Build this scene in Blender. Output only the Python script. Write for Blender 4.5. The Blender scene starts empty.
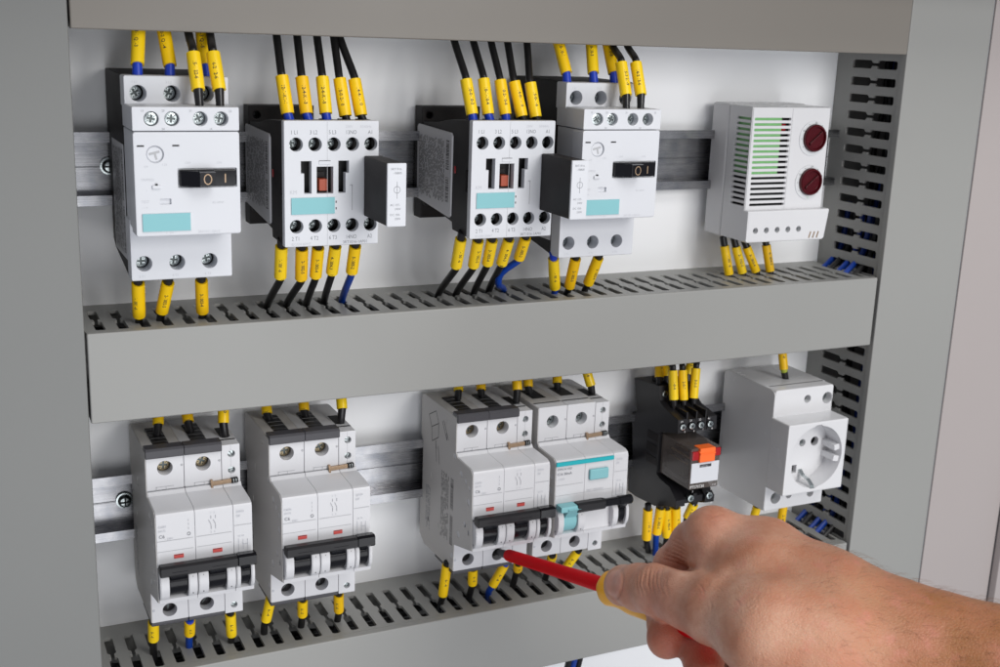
import bpy, bmesh, math, random
import numpy as np
from mathutils import Vector, Matrix
from mathutils.geometry import tessellate_polygon
random.seed(7)
scene = bpy.context.scene
COL = scene.collection
S = 0.001                       # everything below is in millimetres

# ------------------------------------------------------------------ materials
def srgb(r, g, b):
    f = lambda c: (c/12.92 if c <= 0.04045 else ((c+0.055)/1.055)**2.4)
    return (f(r/255), f(g/255), f(b/255), 1)
def material(name, color, rough=0.45, metal=0.0, bump=0.0, bscale=900, var=0.04, vscale=60, spec=0.5, coat=0.0, trans=0.0, emit=None, rvar=0.08):
    m = bpy.data.materials.new(name); m.use_nodes = True
    nt = m.node_tree; N = nt.nodes; L = nt.links
    b = N['Principled BSDF']
    b.inputs['Roughness'].default_value = rough; b.inputs['Metallic'].default_value = metal
    b.inputs['Specular IOR Level'].default_value = spec; b.inputs['Coat Weight'].default_value = coat
    b.inputs['Transmission Weight'].default_value = trans
    tc = N.new('ShaderNodeTexCoord'); no = N.new('ShaderNodeTexNoise')
    no.inputs['Scale'].default_value = vscale; no.inputs['Detail'].default_value = 5
    L.new(tc.outputs['Object'], no.inputs['Vector'])
    mx = N.new('ShaderNodeMix'); mx.data_type = 'RGBA'
    c = color
    mx.inputs['A'].default_value = (c[0]*(1-var), c[1]*(1-var), c[2]*(1-var), 1)
    mx.inputs['B'].default_value = (min(1, c[0]*(1+var)), min(1, c[1]*(1+var)), min(1, c[2]*(1+var)), 1)
    L.new(no.outputs['Fac'], mx.inputs['Factor']); L.new(mx.outputs['Result'], b.inputs['Base Color'])
    mr = N.new('ShaderNodeMapRange'); mr.inputs['To Min'].default_value = max(0, rough-rvar); mr.inputs['To Max'].default_value = min(1, rough+rvar)
    L.new(no.outputs['Fac'], mr.inputs['Value']); L.new(mr.outputs['Result'], b.inputs['Roughness'])
    if bump:
        n2 = N.new('ShaderNodeTexNoise'); n2.inputs['Scale'].default_value = bscale; n2.inputs['Detail'].default_value = 3
        L.new(tc.outputs['Object'], n2.inputs['Vector'])
        bp = N.new('ShaderNodeBump'); bp.inputs['Strength'].default_value = bump; bp.inputs['Distance'].default_value = 0.0002
        L.new(n2.outputs['Fac'], bp.inputs['Height']); L.new(bp.outputs['Normal'], b.inputs['Normal'])
    return m
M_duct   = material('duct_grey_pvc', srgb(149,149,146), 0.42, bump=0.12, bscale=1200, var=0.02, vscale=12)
M_duct_falloff  = material('duct_grey_pvc_left_falloff', srgb(122,123,121), 0.45, bump=0.12, bscale=1200, var=0.02, vscale=12)  # same pvc for the left cover, light falloff painted into its colour
M_duct_top_dimmed  = material('duct_grey_pvc_top_dimmed', srgb(126,121,114), 0.45, bump=0.12, bscale=1200, var=0.02, vscale=12)  # same pvc for the top cover, the dimmer light up there mixed into its colour
M_white  = material('white_plastic', srgb(211,213,218), 0.4, bump=0.1, var=0.02, vscale=40)
M_white2 = material('glossy_white_plastic', srgb(216,216,218), 0.25, var=0.015, vscale=40)
M_warm   = material('breaker_white_plastic', srgb(208,208,211), 0.38, bump=0.12, var=0.025, vscale=50)
M_side   = material('breaker_side_plastic', srgb(196,193,190), 0.5, bump=0.3, bscale=500, var=0.06, vscale=35)
M_black  = material('black_plastic', srgb(27,26,29), 0.42, bump=0.1, var=0.1, spec=0.35)
M_brown  = material('dark_housing_plastic', srgb(33,30,31), 0.55, bump=0.15, var=0.1, spec=0.25)
M_gloss  = material('glossy_black_plastic', srgb(15,15,20), 0.2, var=0.05, spec=0.3)
M_clip   = material('dark_grey_plastic', srgb(58,57,62), 0.42, bump=0.1, var=0.05)
M_teal   = material('teal_plate', srgb(130,188,194), 0.5, var=0.03)
M_teals  = material('teal_stripe', srgb(0,172,182), 0.4, var=0.02)
M_ink    = material('grey_ink', srgb(122,124,130), 0.6)
M_inkd   = material('dark_ink', srgb(52,50,52), 0.6)
M_inkw   = material('white_ink', srgb(225,225,225), 0.5)
M_line   = material('moulded_line', srgb(176,177,180), 0.6)
M_pale   = material('pale_ink', srgb(188,190,196), 0.6)
M_side_label = material('silver_side_label', srgb(208,208,212), 0.45, var=0.04)
M_cable  = material('black_cable_pvc', srgb(19,18,19), 0.38, bump=0.1, var=0.1)
M_cabB   = material('blue_cable_pvc', srgb(8,62,160), 0.35, var=0.06)
M_cabG   = material('green_yellow_cable', srgb(168,180,60), 0.35, var=0.06)
M_yellow = material('yellow_marker_sleeve', srgb(253,206,8), 0.38, bump=0.08, var=0.035, vscale=150)
YELLOWS  = [M_yellow, material('yellow_marker_sleeve_deep', srgb(247,196,6), 0.44, bump=0.1, var=0.04, vscale=150), material('yellow_marker_sleeve_pale', srgb(252,212,24), 0.34, bump=0.06, var=0.04, vscale=150)]
M_ferB   = material('blue_ferrule', srgb(25,62,185), 0.35, var=0.05)
M_ferK   = material('black_ferrule', srgb(26,25,27), 0.3, var=0.08)
M_steel  = material('zinc_screw', srgb(188,196,196), 0.28, metal=1.0, bump=0.4, bscale=1500, var=0.12, vscale=400, rvar=0.15)
M_slot   = material('screw_slot_shadow', srgb(88,94,94), 0.4, metal=0.8, var=0.1)
M_brass  = material('brass_screw', srgb(140,128,104), 0.3, metal=1.0, bump=0.3, var=0.15, vscale=400)
M_copper = material('copper_contact', srgb(166,142,118), 0.4, metal=0.8, bump=0.3, bscale=700, var=0.25, vscale=300)
M_well   = material('dark_well', srgb(30,30,32), 0.6)
M_orange = material('orange_plastic', srgb(158,66,38), 0.45, var=0.05)
M_orange2= material('bright_orange_plastic', srgb(255,112,40), 0.4, var=0.03)
M_redp   = material('red_clear_plastic', srgb(165,25,30), 0.2, var=0.1)
M_redind = material('red_indicator', srgb(208,84,80), 0.4, var=0.05)
M_dial   = material('dark_red_dial', srgb(72,3,14), 0.26, var=0.2, vscale=200, spec=0.35)
M_ring   = material('clear_dial_ring', srgb(214,216,218), 0.15, var=0.02)
M_pcb    = material('green_circuit_board', srgb(138,204,132), 0.4, var=0.12, vscale=300)
M_panel  = material('white_mounting_plate', srgb(247,248,250), 0.42, bump=0.06, bscale=300, var=0.025, vscale=14, rvar=0.14)
M_wall   = material('enclosure_paint', srgb(168,160,158), 0.55, bump=0.1, bscale=500, var=0.02, vscale=8)
M_red    = material('red_insulation', srgb(212,6,22), 0.5, var=0.04, spec=0.08)
M_handleY= material('yellow_grip_rubber', srgb(250,178,8), 0.4, var=0.03)
M_tip    = material('blackened_steel_blade', srgb(46,44,46), 0.35, metal=0.7, var=0.2, vscale=300)
M_nail   = None

def zinc(name):
    m = bpy.data.materials.new(name); m.use_nodes = True
    nt = m.node_tree; N = nt.nodes; L = nt.links; b = N['Principled BSDF']
    b.inputs['Metallic'].default_value = 1.0
    tc = N.new('ShaderNodeTexCoord'); mp = N.new('ShaderNodeMapping'); mp.inputs['Scale'].default_value = (6, 90, 420)
    L.new(tc.outputs['Object'], mp.inputs['Vector'])
    n1 = N.new('ShaderNodeTexNoise'); n1.inputs['Scale'].default_value = 4; n1.inputs['Detail'].default_value = 6; L.new(mp.outputs['Vector'], n1.inputs['Vector'])
    n2 = N.new('ShaderNodeTexNoise'); n2.inputs['Scale'].default_value = 130; n2.inputs['Detail'].default_value = 8; L.new(tc.outputs['Object'], n2.inputs['Vector'])
    cr = N.new('ShaderNodeValToRGB'); e = cr.color_ramp.elements
    e[0].position = 0.3; e[0].color = srgb(140,142,148); e[1].position = 0.75; e[1].color = srgb(172,172,174)
    x = cr.color_ramp.elements.new(0.52); x.color = srgb(157,157,160)
    L.new(n2.outputs['Fac'], cr.inputs['Fac']); L.new(cr.outputs['Color'], b.inputs['Base Color'])
    mr = N.new('ShaderNodeMapRange'); mr.inputs['To Min'].default_value = 0.22; mr.inputs['To Max'].default_value = 0.33
    L.new(n1.outputs['Fac'], mr.inputs['Value']); L.new(mr.outputs['Result'], b.inputs['Roughness'])
    bp = N.new('ShaderNodeBump'); bp.inputs['Strength'].default_value = 0.1; bp.inputs['Distance'].default_value = 0.0002
    L.new(n1.outputs['Fac'], bp.inputs['Height']); L.new(bp.outputs['Normal'], b.inputs['Normal'])
    return m
M_zinc = zinc('zinc_plated_rail')

def smoky(name):
    m = bpy.data.materials.new(name); m.use_nodes = True
    nt = m.node_tree; N = nt.nodes; L = nt.links; b = N['Principled BSDF']
    b.inputs['Base Color'].default_value = srgb(104,95,90); b.inputs['Roughness'].default_value = 0.14
    b.inputs['Alpha'].default_value = 0.6
    return m
M_smoky = smoky('smoky_clear_cover')

# ------------------------------------------------------------------ mesh builder
_boxc = {}
def inset_loop(pts, d):
    """offset a closed loop to its left by d (CCW loop -> inwards)"""
    n = len(pts); out = []
    for i in range(n):
        p0 = Vector(pts[i-1]); p1 = Vector(pts[i]); p2 = Vector(pts[(i+1) % n])
        a = (p1-p0).normalized(); b = (p2-p1).normalized()
        na = Vector((-a.y, a.x)); nb = Vector((-b.y, b.x)); m = na+nb
        k = m.dot(na)
        if abs(k) < 0.2: out.append((p1.x+na.x*d, p1.y+na.y*d)); continue
        m = m*(d/k); out.append((p1.x+m.x, p1.y+m.y))
    return out
def area(p): return sum(p[i-1][0]*p[i][1]-p[i][0]*p[i-1][1] for i in range(len(p)))/2
def circle(cx, cz, r, n=24, rz=None):
    rz = rz or r
    return [(cx+r*math.cos(2*math.pi*i/n), cz+rz*math.sin(2*math.pi*i/n)) for i in range(n)]
def rect(x0, x1, z0, z1, r=0, n=4):
    x0, x1 = sorted((x0, x1)); z0, z1 = sorted((z0, z1))
    if r <= 0: return [(x0, z0), (x1, z0), (x1, z1), (x0, z1)]
    o = []
    for cx, cz, a0 in ((x1-r, z0+r, -90), (x1-r, z1-r, 0), (x0+r, z1-r, 90), (x0+r, z0+r, 180)):
        for k in range(n+1):
            a = math.radians(a0+90*k/n); o.append((cx+r*math.cos(a), cz+r*math.sin(a)))
    return o
class MB:
    def __init__(s): s.v = []; s.f = []; s.m = []; s.mats = []
    def mi(s, mat):
        if mat not in s.mats: s.mats.append(mat)
        return s.mats.index(mat)
    def add(s, vs, fs, mat, T=None):
        o = len(s.v); k = s.mi(mat)
        if T is not None: vs = [tuple(T @ Vector(v)) for v in vs]
        s.v += [tuple(v) for v in vs]; s.f += [tuple(i+o for i in f) for f in fs]; s.m += [k]*len(fs)
        return s
    def box(s, x0, x1, y0, y1, z0, z1, mat, bev=0.35, T=None, seg=2):
        x0, x1 = sorted((x0, x1)); y0, y1 = sorted((y0, y1)); z0, z1 = sorted((z0, z1))
        bev = min(bev, 0.45*min(x1-x0, y1-y0, z1-z0))
        if bev <= 0.02:
            vs = [(x, y, z) for x in (x0, x1) for y in (y0, y1) for z in (z0, z1)]
            fs = [(0,1,3,2),(4,6,7,5),(0,4,5,1),(2,3,7,6),(0,2,6,4),(1,5,7,3)]
            return s.add(vs, fs, mat, T)
        key = (round(x1-x0, 3), round(y1-y0, 3), round(z1-z0, 3), round(bev, 3), seg)
        if key not in _boxc:
            bm = bmesh.new(); bmesh.ops.create_cube(bm, size=1.0)
            for v in bm.verts: v.co = Vector((v.co.x*key[0], v.co.y*key[1], v.co.z*key[2]))
            bmesh.ops.bevel(bm, geom=list(bm.edges), offset=bev, segments=seg, profile=0.5, affect='EDGES')
            bm.verts.index_update()
            _boxc[key] = ([tuple(v.co) for v in bm.verts], [tuple(v.index for v in f.verts) for f in bm.faces]); bm.free()
        vs, fs = _boxc[key]; c = ((x0+x1)/2, (y0+y1)/2, (z0+z1)/2)
        return s.add([(v[0]+c[0], v[1]+c[1], v[2]+c[2]) for v in vs], fs, mat, T)
    def plate(s, outline, holes, d0, d1, mat, axis='y', bev=0.3, back=True, T=None, hbev=None):
        """flat piece: outline in (x,z) for axis y, (y,z) for axis x, (x,y) for axis z; its bevelled face is at d0, its back at d1"""
        hbev = bev if hbev is None else hbev
        loops = [outline if area(outline) > 0 else outline[::-1]] + [h if area(h) < 0 else h[::-1] for h in holes]
        sg = 1 if d1 > d0 else -1
        P = {'y': lambda a, b, d: (a, d, b), 'x': lambda a, b, d: (d, a, b), 'z': lambda a, b, d: (a, b, d)}[axis]
        vs, fs = [], []; caps = []
        for li, lp in enumerate(loops):
            bv = bev if li == 0 else hbev
            n = len(lp); rings = []
            prof = [(bv, 0), (bv*0.29, bv*0.29), (0, bv)] if bv > 0 else [(0, 0)]
            for off, dd in prof:
                q = inset_loop(lp, off) if off else lp
                rings.append([P(a, b, d0+sg*dd) for a, b in q])
            rings.append([P(a, b, d1) for a, b in lp])
            base = len(vs)
            for r in rings: vs += r
            for k in range(len(rings)-1):
                for i in range(n):
                    j = (i+1) % n
                    fs.append((base+k*n+i, base+k*n+j, base+(k+1)*n+j, base+(k+1)*n+i))
            caps.append((base, n, base+(len(rings)-1)*n))
        def cap(which):
            idx = []; lps = []
            for b, n, bl in caps:
                st = b if which == 0 else bl
                idx += list(range(st, st+n)); lps.append([Vector(P2(vs[i])) for i in range(st, st+n)])
            for t in tessellate_polygon(lps): fs.append(tuple(idx[i] for i in t))
        P2 = {'y': lambda v: (v[0], v[2], 0), 'x': lambda v: (v[1], v[2], 0), 'z': lambda v: (v[0], v[1], 0)}[axis]
        cap(0)
        if back: cap(1)
        return s.add(vs, fs, mat, T)
    def cyl(s, p0, p1, r0, r1, mat, n=20, bev=0.0, T=None):
        p0 = Vector(p0); p1 = Vector(p1); d = (p1-p0); L = d.length; d.normalize()
        a = d.orthogonal().normalized(); b = d.cross(a)
        rings = [(0, r0)] if bev <= 0 else [(0, r0-bev), (bev*.3, r0-bev*.3), (bev, r0)]
        rings += [(L, r1)] if bev <= 0 else [(L-bev, r1), (L-bev*.3, r1-bev*.3), (L, r1-bev)]
        vs = []; fs = []
        for t, r in rings:
            for i in range(n):
                w = 2*math.pi*i/n; q = p0+d*t+(a*math.cos(w)+b*math.sin(w))*r; vs.append(tuple(q))
        for k in range(len(rings)-1):
            for i in range(n):
                j = (i+1) % n; fs.append((k*n+i, k*n+j, (k+1)*n+j, (k+1)*n+i))
        fs.append(tuple(range(n))[::-1]); fs.append(tuple(range((len(rings)-1)*n, len(rings)*n)))
        return s.add(vs, fs, mat, T)
    def lathe(s, p0, axis, prof, mat, n=32, T=None, lobes=0, lobe_amp=0.0):
        p0 = Vector(p0); d = Vector(axis).normalized(); a = d.orthogonal().normalized(); b = d.cross(a)
        vs = []; fs = []
        for t, r in prof:
            for i in range(n):
                w = 2*math.pi*i/n; rr = r*(1+(lobe_amp*math.cos(lobes*w) if lobes else 0))
                vs.append(tuple(p0+d*t+(a*math.cos(w)+b*math.sin(w))*rr))
        for k in range(len(prof)-1):
            for i in range(n):
                j = (i+1) % n; fs.append((k*n+i, k*n+j, (k+1)*n+j, (k+1)*n+i))
        fs.append(tuple(range(n))[::-1]); fs.append(tuple(range((len(prof)-1)*n, len(prof)*n)))
        return s.add(vs, fs, mat, T)
    def tube(s, pts, r, mat, n=12, caps=True):
        """pts list of Vectors (already smooth), r number or list"""
        P = [Vector(p) for p in pts]; m = len(P); rs = r if isinstance(r, (list, tuple)) else [r]*m
        t0 = (P[1]-P[0]).normalized(); u = Vector((0, -1, 0)); u = (u-t0*u.dot(t0))
        if u.length < 0.1: u = t0.orthogonal()
        u.normalize(); vs = []; fs = []
        for k in range(m):
            t = (P[min(k+1, m-1)]-P[max(k-1, 0)]).normalized(); u = (u-t*u.dot(t)).normalized(); w = t.cross(u)
            for i in range(n):
                a = 2*math.pi*i/n; vs.append(tuple(P[k]+(u*math.cos(a)+w*math.sin(a))*rs[k]))
        for k in range(m-1):
            for i in range(n):
                j = (i+1) % n; fs.append((k*n+i, k*n+j, (k+1)*n+j, (k+1)*n+i))
        if caps: fs.append(tuple(range(n))[::-1]); fs.append(tuple(range((m-1)*n, m*n)))
        return s.add(vs, fs, mat)
    def text(s, txt, x, z, size, mat, y=0.0, T=None, ax=1.0):
        """flat lettering facing -y; x,z = left end of the baseline"""
        vs, fs = glyphs(txt)
        return s.add([(x+v[0]*size*ax, y, z+v[1]*size) for v in vs], fs, mat, T)
    def build(s, name, parent=None, loc=None, angle=35, recalc=True):
        me = bpy.data.meshes.new(name)
        me.from_pydata([(a*S, b*S, c*S) for a, b, c in s.v], [], s.f)
        for m in s.mats: me.materials.append(m)
        me.polygons.foreach_set('material_index', s.m)
        if recalc:
            bm = bmesh.new(); bm.from_mesh(me); bmesh.ops.recalc_face_normals(bm, faces=bm.faces); bm.to_mesh(me); bm.free()
        me.polygons.foreach_set('use_smooth', [True]*len(me.polygons))
        me.set_sharp_from_angle(angle=math.radians(angle)); me.update()
        o = bpy.data.objects.new(name, me); COL.objects.link(o)
        if recalc and len(s.f) < 30000:
            wn = o.modifiers.new('weighted_normals', 'WEIGHTED_NORMAL'); wn.keep_sharp = True; wn.weight = 80
        if parent: o.parent = parent
        if loc: o.location = [c*S for c in loc]
        return o
_gl = {}
def glyphs(txt, bold=0.0):
    key = (txt, bold)
    if key not in _gl:
        c = bpy.data.curves.new('t', 'FONT'); c.body = txt; c.size = 1.0; c.resolution_u = 2; c.offset = bold
        o = bpy.data.objects.new('t', c); me = bpy.data.meshes.new_from_object(o)
        _gl[key] = ([(v.co.x, v.co.y) for v in me.vertices], [tuple(p.vertices) for p in me.polygons])
        bpy.data.objects.remove(o); bpy.data.meshes.remove(me); bpy.data.curves.remove(c)
    return _gl[key]
def gwidth(txt): vs, _ = glyphs(txt); return max(v[0] for v in vs) if vs else 0
def tag(o, label=None, cat=None, group=None, kind=None):
    for k, v in (('label', label), ('category', cat), ('group', group), ('kind', kind)):
        if v: o[k] = v
    return o
def thing(name, loc, label, cat, group=None, kind=None):
    o = bpy.data.objects.new(name, None); COL.objects.link(o); o.location = [c*S for c in loc]
    o.empty_display_size = 0.01
    return tag(o, label, cat, group, kind)

def bez(P, k=6):
    """Catmull-Rom through the points"""
    P = [Vector(p) for p in P]; Q = [P[0]*2-P[1]]+P+[P[-1]*2-P[-2]]; out = []
    for i in range(1, len(Q)-2):
        a, b, c, d = Q[i-1:i+3]
        for j in range(k):
            t = j/k
            out.append(0.5*((2*b)+(c-a)*t+(2*a-5*b+4*c-d)*t*t+(3*b-a-3*c+d)*t**3))
    out.append(P[-1]); return out

_screw = {}
def screw_mesh(r, mat, kind):
    key = (round(r, 2), mat.name, kind)
    if key in _screw: return _screw[key]
    mb = MB()
    w = r*0.17; c = r*0.62
    if kind == 'cross':
        h = [(-w,-c),(w,-c),(w,-w),(c,-w),(c,w),(w,w),(w,c),(-w,c),(-w,w),(-c,w),(-c,-w),(-w,-w)]
        holes = [h]
        for a in (45, 135, 225, 315):
            a = math.radians(a); d = Vector((math.cos(a), math.sin(a))); q = Vector((-d.y, d.x))
            holes.append([tuple(d*r*.42+q*r*.05), tuple(d*r*.42-q*r*.05), tuple(d*r*.8-q*r*.05), tuple(d*r*.8+q*r*.05)])
    else:
        holes = [[(-r*.85,-w),(r*.85,-w),(r*.85,w),(-r*.85,w)]]
    mb.plate(circle(0, 0, r, 24), holes, 0, 0.9, mat, 'y', bev=r*0.12, hbev=0.0)
    mb.cyl((0, 0.55, 0), (0, 3, 0), r*0.97, r*0.97, M_slot, 20)
    o = mb.build('terminal_screw'); me = o.data; bpy.data.objects.remove(o)
    _screw[key] = me; return me
def screw(parent, x, y, z, r=2.8, mat=None, rot=None, kind='cross', name='terminal_screw'):
    o = bpy.data.objects.new(name, screw_mesh(r, mat or M_steel, kind)); COL.objects.link(o); o.parent = parent
    o.location = (x*S, y*S, z*S); o.rotation_euler = (0, random.uniform(0, 3.1) if rot is None else rot, 0)
    return o

# ------------------------------------------------------------------ enclosure, ducts, rails
YP = 10.9
ZT, Z1, Z2, Z3 = 37.5, -96.8, -138.0, -272.0
XL, XR = -87.2, 377.7
o = MB().box(-260, 442, YP, YP+2, -420, 140, M_panel, 0).build('backboard')
tag(o, 'white sheet metal mounting plate behind all the devices', 'backboard')
o = thing('enclosure_frame', (442, 0, 0), 'pale pinkish painted enclosure frame at the far right edge', 'enclosure frame')
MB().box(-0.3, 66, -50.6, -49, -420, 91, M_wall, 0.5).build('front_flange', o)
MB().box(66.2, 74, -57, -51, -420, 91, M_wall, 1.0).build('door_edge', o)
MB().box(70, 72, -50.8, YP, -420, 91, M_wall, 0.3).build('side_sheet', o)
MB().box(-702, 74, -128, YP+2, 93, 95, M_wall, 0.5).build('top_shade_sheet', o)  # out of view, added and sized to shade the top duct cover

def slot_poly(a, b0, b1, w=4.3, pitch=10.2):
    """slot outline, long direction b0..b1, narrow waist with two shoulders half way"""
    h = w/2; c = (b0+b1)/2; n = 0.85; r = 0.8
    pts = [(a-h+r, b0), (a+h-r, b0), (a+h, b0+r), (a+h, c-3.4), (a+h-.5, c-2.4), (a+n, c-1.9), (a+n, c+1.9), (a+h-.5, c+2.4), (a+h, c+3.4), (a+h, b1-r), (a+h-r, b1), (a-h+r, b1), (a-h, b1-r),
           (a-h, c+3.4), (a-h+.5, c+2.4), (a-n, c+1.9), (a-n, c-1.9), (a-h+.5, c-2.4), (a-h, c-3.4), (a-h, b0+r)]
    return pts
def horizontal_duct(z_top, z_bot, x0, x1, slot0, label, cover_top=None):
    d = thing('cable_duct', (x0, YP, z_top), label, 'cable duct')
    L = x1-x0; yf = -47.0-YP; H = z_top-z_bot
    for nm, zz, sg in (('slotted_wall', 0, -1), ('slotted_wall', -H, 1)):
        holes = []; k = 0
        while True:
            a = slot0-x0+10.22*k; k += 1
            if a > L-3: break
            if a < 3: continue
            holes.append(slot_poly(a, yf+6.2, -13.8))
        mb = MB()
        mb.plate([(0, yf), (L, yf), (L, -0.2), (0, -0.2)], holes, zz, zz+sg*1.7, M_duct, 'z', bev=0.15, hbev=0.3)
        mb.box(0, L, yf+2.6, yf+3.6, zz-0.1, zz+0.35*-sg, M_duct, 0.15)
        mb.build(nm, d)
    MB().box(0, L, -1.7, -0.1, -H+2, -2, M_duct, 0).build('back_wall', d)
    c = MB(); ct = 0.7; Mc = M_duct_top_dimmed if z_top > 50 else M_duct
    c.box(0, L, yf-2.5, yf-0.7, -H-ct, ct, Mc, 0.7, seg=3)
    c.box(0.1, L-.1, yf-1.5, yf+1.9, 0.12, ct, M_duct, 0.2); c.box(0.1, L-.1, yf-1.5, yf+1.9, -H-ct, -H-0.12, M_duct, 0.2)
    c.build('cover', d)
    return d
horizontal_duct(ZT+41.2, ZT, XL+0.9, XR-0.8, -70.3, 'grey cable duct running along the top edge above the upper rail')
horizontal_duct(Z1, Z2, XL+1.0, 374.4, -79.0, 'grey slotted cable duct between the two rows of devices')
horizontal_duct(Z3, Z3-41.2, XL+1.0, 374.4, -79.0, 'grey slotted cable duct under the lower row of breakers')
def vertical_duct(x0, x1, label, slot_z):
    d = thing('cable_duct', (x0, YP, -120), label, 'cable duct')
    W = x1-x0; yf = -47.0-YP; za, zb = -290, 210
    for xx, sg in ((0, 1), (W, -1)):
        holes = []; z = slot_z+120
        while z+10.36 < zb-4: z += 10.36
        while z > za+4:
            holes.append([(b, a) for a, b in slot_poly(z, yf+5.2, -14.2, 4.9)]); z -= 10.36
        mb = MB()
        # the side nearest the middle duct is cut away where the horizontal ducts run in
        mb.plate([(yf, za), (-0.2, za), (-0.2, zb), (yf, zb)], holes, xx, xx+sg*1.8, M_duct, 'x', bev=0.15, hbev=0.35)
        mb.box(xx-sg*0.25, xx+0.2*sg, yf+1.6, yf+3.0, za, zb, M_duct, 0.1)
        mb.build('slotted_wall', d)
    MB().box(2, W-2, -1.7, -0.1, za, zb, M_duct, 0).build('back_wall', d)
    Mc = M_duct_falloff if x0 < 0 else M_duct
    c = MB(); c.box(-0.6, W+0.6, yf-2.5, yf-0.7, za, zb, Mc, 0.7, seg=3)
    c.box(-0.6, 0.9, yf-1.5, yf+2.2, za, zb, M_duct, 0.4)
    c.build('cover', d)
    return d
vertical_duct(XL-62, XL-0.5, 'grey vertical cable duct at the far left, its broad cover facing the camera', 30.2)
vertical_duct(377.6, 441, 'grey vertical cable duct at the right with a column of slots facing the devices', 30.2)

def din_rail(z, x0, x1, label):
    r = thing('mounting_rail', (x0, 0, z), label, 'rail')
    L = x1-x0; mb = MB(); t = 1.0
    prof = [(0, 0), (0, -4.9), (YP-t-.1, -4.9-t*0), (YP-t-.1, -30.1), (0, -30.1), (0, -35), (t, -35), (t, -30.1-t), (YP-.1, -30.1-t), (YP-.1, -4.9+t), (t, -4.9+t), (t, 0)]
    mb.plate(prof, [], 0, L, M_zinc, 'x', bev=0.12, back=True)
    mb.build('hat_profile', r)
    MB().box(0, L, YP-2.35, YP-2.0, -17.9, -17.5, M_zinc, 0).build('rolled_line', r)
    for x in (22.3, L*0.5-30, L-35):
        b = MB(); b.lathe((x, YP-2, -17.0), (0, -1, 0), [(0, 4.2), (0.8, 4.2), (0.9, 3.4), (2.2, 3.2), (3.2, 2.3), (3.5, 1.0)], M_steel, 24)
        b.box(x-2.4, x+2.4, YP-6.2, YP-5.4, -17.3, -16.7, M_well, 0); b.box(x-.3, x+.3, YP-6.2, YP-5.4, -19.3, -14.7, M_well, 0)
        b.build('rail_screw', r)
    return r
din_rail(-10.9, XL-1, 376, 'zinc plated mounting rail behind the upper row of devices')
din_rail(-184.2, XL-1, 376, 'zinc plated mounting rail behind the lower row of breakers')

# ------------------------------------------------------------------ helpers for devices
def side_label(mb, x, y0, y1, z0, z1, seed=1, mat=M_ink, bar=True):
    """print on a left-hand face (plane x): lines of tiny broken type running down the label, and a bar code"""
    rnd = random.Random(seed)
    def q(ya, yb, za, zb):
        mb.add([(x, ya, za), (x, yb, za), (x, yb, zb), (x, ya, zb)], [(0, 1, 2, 3)], mat)
    y = y0-1.6; bw = abs(y1-y0)
    while y > y1+(8 if bar else 2):
        z = z0-rnd.uniform(1.5, 3)
        while z > z1+2:
            l = rnd.uniform(0.5, 3.2)
            if z-l < z1+1: break
            if rnd.random() < 0.85:
                q(y, y-0.55, z, z-l)
            z -= l+rnd.uniform(0.35, 0.8)
        y -= 1.35
    if bar:
        z = z0-2
        while z > z1+2:
            l = rnd.choice((0.2, 0.35, 0.5)); 
            if not (z0+z1)/2-2 < z < (z0+z1)/2+1: q(y1+5.5, y1+1.6, z, z-l)
            z -= l+rnd.choice((0.25, 0.4, 0.6))
def quad(mb, x0, x1, z0, z1, y, mat): mb.add([(x0, y, z0), (x1, y, z0), (x1, y, z1), (x0, y, z1)], [(0, 1, 2, 3)], mat)

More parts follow.
